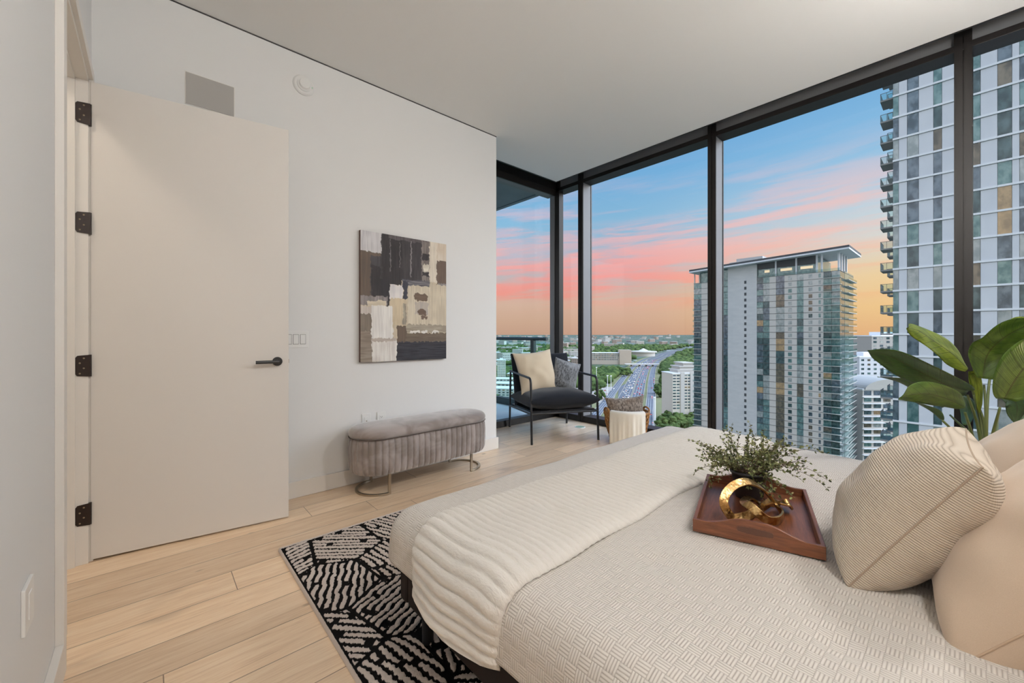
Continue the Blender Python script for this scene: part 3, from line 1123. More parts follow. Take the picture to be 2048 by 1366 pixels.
DR = RB * math.pi / 2 + 0.075
ss = np.concatenate([np.linspace(CX0 - DR, CX0, 30), np.linspace(CX0, CX1, 130)[1:], np.linspace(CX1, CX1 + DR, 20)[1:]])
ts = np.concatenate([np.linspace(-0.60, CY1, 130), np.linspace(CY1, CY1 + DR, 30)[1:]])


def cv_(i, j):
    s, t = float(ss[i]), float(ts[j])
    p, nn = bedmap(s, t, 0.0, 0.03)
    k = puff(s, t) + 0.006
    if s < CX0:
        k += 0.005 * math.sin(t * 9) * min(1, (CX0 - s) / 0.1)
    return tuple(p + nn * k)


def b_comf(n, b):
    u = n.xyz(uv_co(n))
    C = 0.0275
    x, y = n.m('DIVIDE', u[0], C), n.m('DIVIDE', u[1], C)
    # basket weave: blocks of four ribs, turned by a quarter from block to block
    chk = n.m('FLOORED_MODULO', n.m('ADD', n.m('FLOOR', x), n.m('FLOOR', y)), 2.0)
    rx_ = n.m('ABSOLUTE', n.m('SINE', n.m('MULTIPLY', x, math.pi * 4)))
    ry_ = n.m('ABSOLUTE', n.m('SINE', n.m('MULTIPLY', y, math.pi * 4)))
    rib = n.m('ADD', n.m('MULTIPLY', rx_, chk), n.m('MULTIPLY', ry_, n.m('SUBTRACT', 1, chk)))
    fx, fy = n.m('FRACT', x), n.m('FRACT', y)
    arch = n.m('ADD', n.m('MULTIPLY', n.m('SINE', n.m('MULTIPLY', fy, math.pi)), chk), n.m('MULTIPLY', n.m('SINE', n.m('MULTIPLY', fx, math.pi)), n.m('SUBTRACT', 1, chk)))
    h = n.m('ADD', n.m('MULTIPLY', n.m('POWER', rib, 0.6), 0.45), n.m('MULTIPLY', n.m('POWER', arch, 0.6), 0.75))
    nz = n.noise(n.vec(n.m('MULTIPLY', u[0], 1.0), n.m('MULTIPLY', u[1], 1.0), 0.0), 700, 2)
    hh = n.m('ADD', h, n.m('MULTIPLY', nz, 0.25))
    c = n.mix(n.m('POWER', rib, 0.7), lin(186, 177, 168), lin(232, 227, 220))
    n.L.new(c, b.inputs['Base Color'])
    bump(n, b, hh, 0.9, 0.0032)


M['comf'] = mat('basketweave_comforter', rough=0.85, spec=0.2, sheen=0.3, build=b_comf)
vs, fs = grid_mesh(len(ss), len(ts), cv_)
uvs = [(float(s), float(t)) for s in ss for t in ts]
comf = MB().add(vs, fs).build('comforter', M['comf'], None, smooth=True, uv=uvs)
md = comf.modifiers.new('thick', 'SOLIDIFY')
md.thickness = 0.006
md.offset = -1
tag(comf, 'beige basketweave comforter covering the bed', 'comforter')

# quilted throw laid across the foot of the bed
TY0, TY1 = 0.765, 1.262
DT1 = RB * math.pi / 2 + 0.098
ridge = 0.030
s0, s1 = CX0 - DT1, CX1 + 0.18
na = int((s1 - s0) / ridge * 11)
nb = 34


def thv(i, j):
    s = s0 + (s1 - s0) * i / (na - 1)
    f = j / (nb - 1)
    # edges meander a little, near edge wanders most
    y0 = TY0 + 0.005 * math.sin(s * 5.0) + 0.003 * math.sin(s * 13)
    y1 = TY1 + 0.010 * math.sin(s * 3.1 + 0.5)
    if s < CX0:
        k = (CX0 - s) / DT1
        y1 -= 0.05 * k
        y0 += 0.02 * k
    t = y0 + (y1 - y0) * f
    sw = s + 0.005 * math.sin(t * 11 + s * 2.0) + 0.0025 * math.sin(t * 23 + s * 5)
    ed = min(1.0, min(f, 1 - f) * 9)
    p, nn = bedmap(s, t, 0.012, 0.10)
    rg = abs(math.sin(math.pi * (sw / ridge))) ** 0.45
    k = puff(s, t) + 0.006 + (0.0130 * rg) * (0.35 + 0.65 * ed) + 0.004 * ed + 0.0022 * pn(s * 1.6, t, 2.0, 60) * rg
    k += 0.012 * max(0, pn(s, t, 5.0, 4.5))
    if s < CX0 - 0.1:
        k += 0.012 * math.sin(t * 14) * (CX0 - 0.1 - s) / 0.12
    if ed < 0.35:
        k -= 0.010 * (1 - ed / 0.35)
    return tuple(p + nn * k)


vs, fs = grid_mesh(na, nb, thv)


def b_quilt(n, b):
    p = geo_pos(n)
    wv = n.noise(n.vec(n.m('MULTIPLY', n.xyz(p)[0], 3.0), n.m('MULTIPLY', n.xyz(p)[1], 1.0), n.xyz(p)[2]), 60, 4, 0.6)
    bump(n, b, wv, 0.6, 0.007)


M['throw'] = mat('cream_quilting', lin(236, 232, 225), 0.85, spec=0.2, sheen=0.3, build=b_quilt)
thr = MB().add(vs, fs).build('quilted_throw', M['throw'], None, smooth=True)
md = thr.modifiers.new('thick', 'SOLIDIFY')
md.thickness = 0.010
md.offset = -1
tag(thr, 'cream channel quilted throw laid across the foot of the bed', 'throw blanket')

# ================================================================== PILLOWS


def pillow_pts(w, h, th, nseg=44, pin=0.06, pw_=0.42, seed=0, wr=0.006, sag=0.0):
    """closed cushion in local axes: x width, y height, z thickness"""
    vs, uv = [], []
    for side in (1, -1):
        for i in range(nseg + 1):
            for j in range(nseg + 1):
                u = -math.cos(math.pi * i / nseg)
                v = -math.cos(math.pi * j / nseg)
                e = max(0.0, (1 - u * u)) * max(0.0, (1 - v * v))
                z = th * 0.5 * (e ** pw_)
                x = u * w / 2 * (1 - pin * (1 - v * v))
                y = v * h / 2 * (1 - pin * (1 - u * u))
                # creases running in from the corners and the seam
                cr = (abs(u) ** 4 + abs(v) ** 4) * 0.5
                z += (wr * math.sin((u * 9 + seed) * (1 + 0.2 * v)) * cr + wr * math.sin(v * 11 + seed * 2) * cr) * (e ** 0.4)
                z += wr * 1.4 * noise.noise(Vector((u * 2.2 + seed, v * 2.2, side))) * (e ** 0.3)
                y -= sag * (e ** 0.5) * h * (0.5 - 0.5 * v)
                vs.append(Vector((x, y, side * max(z, 0))))
                uv.append((x, y))
    m = nseg + 1
    fs = []
    for k in range(2):
        b0 = k * m * m
        for i in range(nseg):
            for j in range(nseg):
                q = (b0 + i * m + j, b0 + (i + 1) * m + j, b0 + (i + 1) * m + j + 1, b0 + i * m + j + 1)
                fs.append(q if k == 0 else q[::-1])
    rim = [vs[i * m] for i in range(m)] + [vs[(m - 1) * m + j] for j in range(1, m)] + [vs[i * m + m - 1] for i in range(m - 2, -1, -1)] + [vs[j] for j in range(m - 2, 0, -1)]
    return vs, fs, uv, rim


def pillow(name, label, center, ex, ey, w, h, th, mt, seam_mat, cat='pillow', group=None, **k):
    ex = Vector(ex).normalized()
    ey = Vector(ey)
    ey = (ey - ex * ey.dot(ex)).normalized()
    ez = ex.cross(ey)
    vs, fs, uv, rim = pillow_pts(w, h, th, **k)
    ob = thing(name, label, cat, center, group=group)
    mx = Matrix((ex, ey, ez)).transposed().to_4x4()
    ob.matrix_world = Matrix.Translation(center) @ mx
    c = MB().add(vs, fs).build('cover', mt, ob, smooth=True, uv=uv)
    me = c.data
    bmx = bmesh.new()
    bmx.from_mesh(me)
    bmesh.ops.remove_doubles(bmx, verts=bmx.verts, dist=1e-5)
    bmx.to_mesh(me)
    bmx.free()
    me.shade_smooth()
    MB().tube(rim, 0.0022, 8, closed=True).build('seam_piping', seam_mat, ob, smooth=True)
    return ob


def b_cord(n, b):
    u = n.xyz(uv_co(n))
    rib = n.m('ABSOLUTE', n.m('SINE', n.m('MULTIPLY', u[1], math.pi / 0.0056)))
    cross = n.m('ABSOLUTE', n.m('SINE', n.m('MULTIPLY', u[0], math.pi / 0.009)))
    h = n.m('ADD', n.m('MULTIPLY', rib, 0.8), n.m('MULTIPLY', cross, 0.3))
    n.L.new(n.mix(n.m('POWER', rib, 0.6), lin(170, 154, 134), lin(216, 204, 188)), b.inputs['Base Color'])
    bump(n, b, h, 0.7, 0.003)


def b_fab(c1, c2, sc=600):
    def f(n, b):
        p = obj_co(n)
        v = n.noise(p, sc, 2)
        n.L.new(n.mix(v, c1, c2), b.inputs['Base Color'])
        bump(n, b, v, 0.25, 0.002)
    return f


M['cord'] = mat('ribbed_oatmeal', rough=0.9, spec=0.15, sheen=0.3, build=b_cord)
M['cord_seam'] = mat('oatmeal_seam', lin(172, 154, 134), 0.9)
M['tan'] = mat('tan_cotton', rough=0.8, spec=0.2, sheen=0.4, build=b_fab(lin(200, 178, 156), lin(214, 194, 172)))
M['tan_seam'] = mat('tan_seam', lin(190, 166, 142), 0.85)
pillow('throw_pillow', 'ribbed oatmeal pillow leaning foremost on the bed', (1.585, 0.100, 0.690),
       (1, 0.05, 0.015), (0.0, -0.50, 0.80), 0.47, 0.43, 0.27, M['cord'], M['cord_seam'], seed=1.0, pin=0.05, pw_=0.36, wr=0.014)
pillow('euro_pillow', 'smooth tan euro pillow standing closest to the camera behind the ribbed pillow', (1.565, -0.135, 0.668),
       (1, 0.03, 0.0), (0.0, -0.62, 0.78), 0.64, 0.50, 0.29, M['tan'], M['tan_seam'], seed=2.0, pin=0.05, pw_=0.36, wr=0.010, group='tan euro pillows at the headboard')
pillow('euro_pillow', 'smooth tan euro pillow farther along the headboard, next to the big leaf plant', (2.30, -0.160, 0.672),
       (1, -0.03, 0.0), (0.0, -0.62, 0.78), 0.64, 0.50, 0.29, M['tan'], M['tan_seam'], seed=3.3, pin=0.05, pw_=0.36, wr=0.010, group='tan euro pillows at the headboard')

# ================================================================== TRAY WITH PLANT AND KNOT
trc = Vector((1.630, 0.508, 0.5095))
tray = thing('serving_tray', 'brown wooden serving tray with curved ends lying on the comforter', 'tray', trc, R(17.6))


def b_wood(n, b, swap=False):
    p = obj_co(n)
    x, y, z = n.xyz(p)[:3]
    if swap:
        x, y = y, x
    g = n.noise(n.vec(n.m('MULTIPLY', x, 4.0), n.m('MULTIPLY', y, 40.0), n.m('MULTIPLY', z, 40.0)), 3.0, 5, 0.6, 0.5)
    f = n.noise(n.vec(n.m('MULTIPLY', x, 12.0), n.m('MULTIPLY', y, 260.0), n.m('MULTIPLY', z, 260.0)), 3.0, 2)
    c = n.ramp(n.m('ADD', n.m('MULTIPLY', g, 0.7), n.m('MULTIPLY', f, 0.3)), [(0.3, lin(84, 48, 32)), (0.5, lin(112, 66, 42)), (0.7, lin(136, 84, 56))])
    n.L.new(c, b.inputs['Base Color'])
    bump(n, b, f, 0.1, 0.001)


M['wood'] = mat('walnut', rough=0.32, spec=0.5, build=b_wood)
M['wood_end'] = mat('walnut_across', rough=0.32, spec=0.5, build=lambda n, b: b_wood(n, b, True))
TL, TW = 0.245, 0.170
MB().box(-TL, TL, -TW, TW, 0.0, 0.010).build('tray_base', M['wood'], tray, bev=0.002)
for sy in (-1, 1):
    MB().box(-TL, TL, sy * TW - 0.006, sy * TW + 0.006, 0.0, 0.040).build('side_wall', M['wood'], tray, bev=0.002)
for sx in (-1, 1):
    poly = [(-TW - 0.006, 0), (TW + 0.006, 0)]
    top = []
    for k in range(41):
        y = (TW + 0.006) * (1 - 2 * k / 40)
        q = abs(y) / (TW + 0.006)
        hgt = 0.040 + 0.030 * (0.5 + 0.5 * math.cos(math.pi * min(1, max(0, (q - 0.12) / 0.68))))
        top.append((y, hgt))
    mt = Matrix(((0, 0, 1, 0), (1, 0, 0, 0), (0, 1, 0, 0), (0, 0, 0, 1)))
    e = MB().prism(poly + top, -0.006, 0.006, Matrix.Translation((sx * TL, 0, 0)) @ mt)
    en = e.build('end_wall', M['wood_end'], tray, bev=0.0015)
    # hand grip: flat plate, its darker colour paints the shade of a recess
    g = []
    for k in range(24):
        a = 2 * math.pi * k / 24
        g.append((max(-0.036, min(0.036, 0.05 * math.cos(a))) + 0.012 * math.cos(a), 0.040 + 0.011 * math.sin(a)))
    MB().prism(g, -0.0008, 0.0008, Matrix.Translation((sx * (TL + 0.0060), 0, 0)) @ mt).build('hand_grip', mat('grip_shade', lin(82, 50, 36), 0.45), en)
    MB().tube([Vector((sx * (TL + 0.0063), p[0] * 1.03, p[1])) for p in g], 0.0012, 6, closed=True).build('grip_edge', M['wood'], en, smooth=True)

pot_p = Vector((1.755, 0.566, 0.5205))
pp = thing('potted_vine', 'wiry small leaved green plant in a black pot on the tray', 'plant', pot_p)
mpot = mat('black_plastic_pot', lin(34, 33, 36), 0.45)
MB().lathe([(0.0001, 0), (0.046, 0), (0.049, 0.01), (0.062, 0.092), (0.067, 0.094), (0.068, 0.103), (0.063, 0.105), (0.060, 0.095), (0.056, 0.080), (0.0001, 0.078)], 40).build('pot', mpot, pp, smooth=True)
sr = random.Random(21)
st_, lf = MB(), MB()
lmats = []
for c in ((96, 104, 62), (124, 128, 80), (150, 150, 104), (70, 78, 48)):
    lmats.append(mat('vine_leaf', lin(*c), 0.6, spec=0.3))


def leaflet(mb, p, dr, size, mi):
    d_ = dr.normalized()
    s_ = d_.cross(Vector((sr.uniform(-1, 1), sr.uniform(-1, 1), sr.uniform(0.2, 1)))).normalized()
    n_ = d_.cross(s_)
    q = [p, p + d_ * size * 0.35 + s_ * size * 0.30, p + d_ * size * 0.75 + s_ * size * 0.22 + n_ * size * .08, p + d_ * size + n_ * size * 0.1, p + d_ * size * 0.75 - s_ * size * 0.22 + n_ * size * .08, p + d_ * size * 0.35 - s_ * size * 0.30]
    mb.add(q, [(0, 1, 2, 3), (0, 3, 4, 5)], mi)


right = Vector((0.7455, -0.6665, 0))
for k in range(96):
    a = sr.uniform(0, 2 * math.pi)
    lean = sr.uniform(0.12, 1.02)
    ln = sr.uniform(0.11, 0.21)
    dirv = Vector((math.cos(a) * math.sin(lean), math.sin(a) * math.sin(lean), math.cos(lean)))
    p = Vector((math.cos(a) * 0.03, math.sin(a) * 0.03, 0.085))
    if k < 7:   # long trailing sprays on the window side
        dirv = (right * 0.9 + Vector((0, 0, 0.75)) + Vector((sr.uniform(-.3, .3), sr.uniform(-.3, .3), 0))).normalized()
        ln = sr.uniform(0.24, 0.31)
    elif k < 13:
        dirv = (-right * 0.9 + Vector((0, 0, 0.55)) + Vector((sr.uniform(-.3, .3), sr.uniform(-.3, .3), sr.uniform(-.2, .2)))).normalized()
        ln = sr.uniform(0.18, 0.23)
    elif k < 18:
        dirv = (Vector((-0.6, -0.75, 0.2)) + Vector((sr.uniform(-.4, .4), sr.uniform(-.4, .4), 0))).normalized()
        ln = sr.uniform(0.11, 0.15)
    pts = [p.copy()]
    dv = dirv.copy()
    steps = 14
    for i in range(steps):
        g_ = 0.035 + (0.10 if k < 18 else 0.05) * (i / steps)
        dv = (dv + Vector((sr.uniform(-.16, .16), sr.uniform(-.16, .16), sr.uniform(-.12, .12) - g_))).normalized()
        p = p + dv * (ln / steps)
        p.z = max(p.z, 0.012)
        pts.append(p.copy())
        if i > 2:
            for _ in range(2 if i < 6 else 3):
                ld = (dv * 0.5 + Vector((sr.uniform(-1, 1), sr.uniform(-1, 1), sr.uniform(-.6, 1)))).normalized()
                leaflet(lf, p + ld * 0.003, ld, sr.uniform(0.008, 0.0155), sr.choice((0, 0, 1, 1, 2, 3)))
    st_.tube(pts, [0.0014 - 0.0008 * i / steps for i in range(steps + 1)], 5, caps=False)
st_.build('stems', mat('vine_stem', lin(86, 66, 50), 0.7), pp, smooth=True)
lf.build('leaves', lmats, pp)

knot = thing('knot_sculpture', 'hammered gold ribbon knot sculpture lying on the tray', 'sculpture', (1.545, 0.470, 0.5205))
mgold = mat('hammered_gold', lin(190, 152, 98), 0.26, metal=1.0, build=lambda n, b: (
    n.L.new(n.mix(n.smooth(n.noise(obj_co(n), 26, 3), 0.4, 0.65), lin(160, 124, 76), lin(216, 186, 132)), b.inputs['Base Color']),
    n.put(b.inputs['Roughness'], n.m('ADD', 0.20, n.m('MULTIPLY', n.noise(obj_co(n), 40, 2), 0.22))),
    bump(n, b, n.noise(obj_co(n), 34, 3), 0.6, 0.012)))
kp = [(1466, 1038, 1.36), (1447, 1005, 1.375), (1461, 976, 1.395), (1492, 963, 1.42), (1522, 975, 1.44), (1546, 1003, 1.45), (1566, 1034, 1.40), (1556, 1050, 1.345), (1528, 1036, 1.345),
      (1502, 1013, 1.37), (1488, 1003, 1.42), (1502, 996, 1.47), (1526, 1012, 1.475), (1556, 1008, 1.44), (1578, 1006, 1.43), (1574, 1022, 1.47), (1545, 1020, 1.50), (1515, 1036, 1.42), (1490, 1042, 1.375)]
kb = knot.location.copy()
cl = bezier([at(*p) for p in kp], 8, True)
cl = [Vector((p.x, p.y, max(p.z, 0.541))) - kb for p in cl]
cl = [(cl[i - 2] + cl[i - 1] * 2 + cl[i] * 3 + cl[(i + 1) % len(cl)] * 2 + cl[(i + 2) % len(cl)]) / 9 for i in range(len(cl))]
m_ = len(cl)
ctr = sum(cl, Vector()) / m_
vs, fs = [], []
axis = Vector((-0.30, -0.42, 0.86)).normalized()
prev = None
for i, p in enumerate(cl):
    t = (cl[(i + 1) % m_] - cl[i - 1]).normalized()
    # the band faces outwards and turns over slowly
    nn = (axis + 0.9 * (p - ctr).normalized() * (1 if math.sin(i / m_ * 4 * math.pi) > -2 else 1))
    nn = (nn - t * nn.dot(t)).normalized()
    wv = t.cross(nn)
    tw = math.sin(i / m_ * 2 * math.pi * 2) * 0.5
    a = nn * math.cos(tw) + wv * math.sin(tw)
    b__ = t.cross(a)
    for sgn_a, sgn_b in ((-1, -1), (1, -1), (1, 1), (-1, 1)):
        q = p + a * (0.0035 * sgn_a) + b__ * (0.0140 * sgn_b)
        vs.append(q)
for i in range(m_):
    j = (i + 1) % m_
    for q in range(4):
        w = (q + 1) % 4
        fs.append((i * 4 + q, i * 4 + w, j * 4 + w, j * 4 + q))
vs = [Vector((v.x, v.y, max(v.z, 0.001))) for v in vs]
MB().add(vs, fs).build('ribbon_band', mgold, knot, bev=0.0012, auto=50)

# ================================================================== ARMCHAIR BY THE CORNER WINDOW
rr_ = Vector((0.9, -0.436, 0)).normalized()
cang = math.atan2(rr_.y, rr_.x)
chair = thing('armchair', 'black tubular metal armchair with dark cushions in the window corner', 'armchair', (3.51, 3.237, 0), cang)
TR = 0.0125
HW, HD = 0.385, 0.43
for sx in (-1, 1):
    x = sx * HW
    fp = [(x, -HD, 0.012), (x * 1.0, -HD + 0.030, 0.675), (x, HD - 0.05, 0.705), (x, HD - 0.035, 0.690)]
    MB().tube(fillet([(x, -HD, 0.0), (x, -HD + 0.035, 0.690), (x, HD - 0.03, 0.700)], 0.06, 8), TR, 14).build('front_leg_and_arm', M['black_metal'], chair, auto=40)
    MB().tube([(x, HD, 0.0), (x, HD - 0.045, 0.715)], TR, 14).build('rear_leg', M['black_metal'], chair, auto=40)
    MB().tube([(x, -HD + 0.015, 0.318), (x, HD - 0.02, 0.268)], TR * 0.9, 12).build('side_bar', M['black_metal'], chair, auto=40)
MB().tube([(-HW, -HD + 0.015, 0.318), (HW, -HD + 0.015, 0.318)], TR * 0.9, 12).build('front_bar', M['black_metal'], chair, auto=40)
MB().tube([(-HW, HD - 0.02, 0.268), (HW, HD - 0.02, 0.268)], TR * 0.9, 12).build('rear_bar', M['black_metal'], chair, auto=40)
MB().box(-HW + 0.02, HW - 0.02, -HD + 0.04, HD - 0.06, 0.300, 0.318, mtx=Matrix.Rotation(R(-3), 4, 'X')).build('seat_sling', M['black_metal'], chair)
M['black_fab'] = mat('black_linen', rough=0.9, spec=0.15, sheen=0.2, build=b_fab(lin(20, 21, 25), lin(34, 36, 41)))
vs, fs, uv, rim = pillow_pts(0.80, 0.80, 0.24, pin=0.03, pw_=0.33, seed=4, wr=0.006)
mx = Matrix.Translation((0.01, -0.035, 0.418)) @ Matrix.Rotation(R(-3), 4, 'X')
MB().add([mx @ v for v in vs], fs).build('seat_cushion', M['black_fab'], chair, smooth=True, uv=uv)
bc = MB()
vs, fs, uv, rim = pillow_pts(0.76, 0.64, 0.20, pin=0.03, pw_=0.34, seed=5, wr=0.008)
mx = Matrix.Translation((0.0, 0.315, 0.610)) @ Matrix.Rotation(R(90 - 17), 4, 'X')
MB().add([mx @ v for v in vs], fs).build('back_cushion', M['black_fab'], chair, smooth=True, uv=uv)
bb_ = Vector((-rr_.y, rr_.x, 0))


def ch(x, y, z):
    return Vector((3.51, 3.237, 0)) + rr_ * x + bb_ * y + Vector((0, 0, z))


M['beige'] = mat('beige_linen', rough=0.8, spec=0.2, sheen=0.4, build=b_fab(lin(196, 178, 150), lin(212, 194, 168)))
M['beige_seam'] = mat('beige_seam', lin(170, 150, 124), 0.85)


def b_fur(c1, c2, c3, sc=55):
    def f(n, b):
        p = obj_co(n)
        v = n.noise(n.vec(n.m('MULTIPLY', n.xyz(p)[0], 1.0), n.m('MULTIPLY', n.xyz(p)[1], 0.45), n.xyz(p)[2]), sc, 5, 0.7)
        w = n.noise(p, 6, 2)
        c = n.mix(n.smooth(v, 0.36, 0.66), c1, c2)
        c = n.mix(n.m('MULTIPLY', n.smooth(w, 0.5, 0.75), 0.7), c, c3)
        n.L.new(c, b.inputs['Base Color'])
        bump(n, b, n.m('ADD', v, n.m('MULTIPLY', n.noise(p, 300, 2), 0.5)), 0.9, 0.01)
    return f


M['grey_fur'] = mat('grey_chenille', rough=0.9, sheen=0.5, build=b_fur(lin(70, 70, 72), lin(142, 144, 146), lin(160, 164, 168)))
M['brown_fur'] = mat('brown_faux_fur', rough=0.95, sheen=0.5, build=b_fur(lin(84, 72, 62), lin(170, 156, 142), lin(120, 98, 80), 70))
tilt = 0.35
pillow('throw_pillow', 'beige square pillow leaning in the black armchair', ch(-0.155, 0.085, 0.720), rr_ + Vector((0, 0, 0.09)) + bb_ * 0.12,
       Vector((0, 0, 1)) + bb_ * 0.36 - rr_ * 0.10, 0.50, 0.50, 0.17, M['beige'], M['beige_seam'], seed=6, pin=0.10, pw_=0.42, wr=0.008)
pillow('throw_pillow', 'small grey textured pillow beside the beige one in the armchair', ch(0.205, 0.06, 0.665), rr_ - bb_ * 0.25 - Vector((0, 0, 0.30)),
       Vector((0, 0, 1)) + bb_ * 0.36 + rr_ * 0.25, 0.32, 0.38, 0.15, M['grey_fur'], M['grey_fur'], seed=7, pin=0.08, pw_=0.42, wr=0.006)

# ================================================================== BASKET BESIDE THE CHAIR
bk = thing('wicker_basket', 'open woven wicker basket on the floor between bed and window', 'basket', (3.86, 2.45, 0))
mw = mat('wicker', rough=0.6, spec=0.3, build=lambda n, b: n.L.new(n.mix(n.noise(obj_co(n), 60, 3), lin(120, 78, 40), lin(190, 140, 84)), b.inputs['Base Color']))
bz = 0.32


def brad(z):
    return 0.165 + 0.065 * math.sin(min(1, z / bz) * math.pi * 0.5)


NS = 26
for dr_ in (1, -1):
    wv = MB()
    for k in range(NS):
        pts = []
        for i in range(21):
            z = bz * i / 20
            a = 2 * math.pi * k / NS + dr_ * 0.75 * i / 20
            r_ = brad(z) + 0.004 * math.sin(i * 1.7 + k * math.pi) * dr_
            pts.append((r_ * math.cos(a), r_ * math.sin(a), z))
        wv.tube(pts, 0.0065, 6)
    wv.build('woven_strands', mw, bk, smooth=True)
MB().tube([(brad(bz) * math.cos(t), brad(bz) * math.sin(t), bz) for t in [2 * math.pi * i / 60 for i in range(60)]], 0.013, 10, closed=True).build('rim', mw, bk, smooth=True)
MB().tube([(brad(0) * math.cos(t), brad(0) * math.sin(t), 0.012) for t in [2 * math.pi * i / 60 for i in range(60)]], 0.012, 10, closed=True).build('bottom_ring', mw, bk, smooth=True)
MB().lathe([(0.0001, 0.006), (0.16, 0.006), (0.16, 0.014), (0.0001, 0.014)], 32).build('bottom', mw, bk)
for ha in (-0.62, 2.55):
    c, s = math.cos(ha), math.sin(ha)
    hp = [Vector((0.225 * c - 0.07 * s * q, 0.225 * s + 0.07 * c * q, bz + h_)) for q, h_ in ((-1, -0.03), (-0.95, 0.02), (-0.5, 0.038), (0, 0.042), (0.5, 0.038), (0.95, 0.02), (1, -0.03))]
    MB().tube(bezier(hp, 6), 0.010, 8).build('handle', mw, bk, smooth=True)
# cream blanket hung over the rim towards the room
ca = math.atan2(-2.45, -3.86) + 0.05


def blk_v(i, j):
    a = ca + (i / 40 - 0.5) * 1.55
    L_ = j / 40 * 0.50
    fold = 0.006 * math.sin(i * 0.55 + 1) + 0.004 * math.sin(i * 1.3)
    if L_ < 0.10:
        r_ = brad(bz) - 0.018 - 0.01
        z = bz - 0.08 + L_
    elif L_ < 0.15:
        t = (L_ - 0.10) / 0.05 * math.pi
        r_ = brad(bz) + 0.0 - 0.024 * math.cos(t)
        z = bz + 0.02 + 0.020 * math.sin(t)
    else:
        z = bz + 0.02 - (L_ - 0.15) * 0.93
        r_ = brad(bz) + 0.024 + fold * min(1, (L_ - 0.15) / 0.15) + 0.004
    return (3.86 + r_ * math.cos(a), 2.45 + r_ * math.sin(a), z)


vs, fs = grid_mesh(41, 41, blk_v)
bl = MB().add(vs, fs).build('cream_blanket', mat('cream_fleece', rough=0.9, sheen=0.4, build=b_fab(lin(230, 224, 210), lin(240, 235, 224))), None, smooth=True)
md = bl.modifiers.new('t', 'SOLIDIFY')
md.thickness = 0.008
md.offset = 1
tag(bl, 'cream fleece blanket draped over the wicker basket', 'blanket')
pillow('lumbar_pillow', 'brown faux fur pillow standing in the wicker basket', (3.86, 2.46, 0.315), (0.7455, -0.6665, 0.06), (0.10, 0.12, 1), 0.43, 0.33, 0.13,
       M['brown_fur'], M['brown_fur'], seed=8, pin=0.13, pw_=0.42)

# ================================================================== BIG LEAF PLANT
plant = thing('bird_of_paradise_plant', 'tall green leafy plant standing in a floor pot by the window behind the pillows', 'plant', (3.22, -0.07, 0))
po = plant.location.copy()
MB().lathe([(0.0001, 0), (0.12, 0), (0.125, 0.01), (0.16, 0.30), (0.165, 0.32), (0.155, 0.325), (0.15, 0.29), (0.0001, 0.285)], 40).build('pot', mat('charcoal_planter', lin(52, 52, 54), 0.6), plant, smooth=True)


def b_leaf(c_lo, c_hi, tr=0.35):
    def f(n, b):
        u = n.xyz(uv_co(n))
        side = n.m('ABSOLUTE', u[1])
        # side veins sweep from the midrib towards the tip
        vn = n.m('FRACT', n.m('MULTIPLY', n.m('SUBTRACT', u[0], n.m('MULTIPLY', side, 0.16)), 9.0))
        vein = n.smooth(n.m('ABSOLUTE', n.m('SUBTRACT', vn, 0.5)), 0.045, 0.02)
        mid = n.smooth(side, 0.05, 0.02)
        g = n.noise(n.vec(n.m('MULTIPLY', u[0], 2.0), u[1], 0.0), 2.2, 3)
        c = n.mix(n.smooth(g, 0.35, 0.65), c_lo, c_hi)
        c = n.mix(n.m('MULTIPLY', vein, 0.65), c, lin(30, 44, 20))
        c = n.mix(n.m('MULTIPLY', mid, 0.8), c, lin(64, 58, 34))
        n.L.new(c, b.inputs['Base Color'])
        fine = n.m('SINE', n.m('MULTIPLY', n.m('SUBTRACT', u[0], n.m('MULTIPLY', side, 0.16)), 330.0))
        bump(n, b, n.m('ADD', n.m('MULTIPLY', fine, 0.2), n.m('MULTIPLY', vein, -1.0)), 0.4, 0.004)
        t = n.t
        trn = n.n('ShaderNodeBsdfTranslucent')
        n.put(trn.inputs[0], n.mix(0.5, c, lin(150, 170, 40)))
        mx = n.n('ShaderNodeMixShader')
        mx.inputs[0].default_value = tr
        out = [q for q in t.nodes if q.type == 'OUTPUT_MATERIAL'][0]
        n.L.new(b.outputs[0], mx.inputs[1])
        n.L.new(trn.outputs[0], mx.inputs[2])
        n.L.new(mx.outputs[0], out.inputs[0])
    return f


LM = [mat('leaf_dark_green', rough=0.30, spec=0.6, build=b_leaf(lin(48, 74, 42), lin(74, 104, 54), 0.3)),
      mat('leaf_green', rough=0.32, spec=0.55, build=b_leaf(lin(74, 106, 44), lin(108, 140, 56), 0.42)),
      mat('leaf_yellow_green', rough=0.35, spec=0.5, build=b_leaf(lin(120, 144, 48), lin(164, 180, 68), 0.5))]
M['petiole'] = mat('leaf_stalk', rough=0.45, build=lambda n, b: n.L.new(n.mix(n.noise(obj_co(n), 14, 2), lin(74, 92, 40), lin(104, 112, 60)), b.inputs['Base Color']))
prg = random.Random(3)


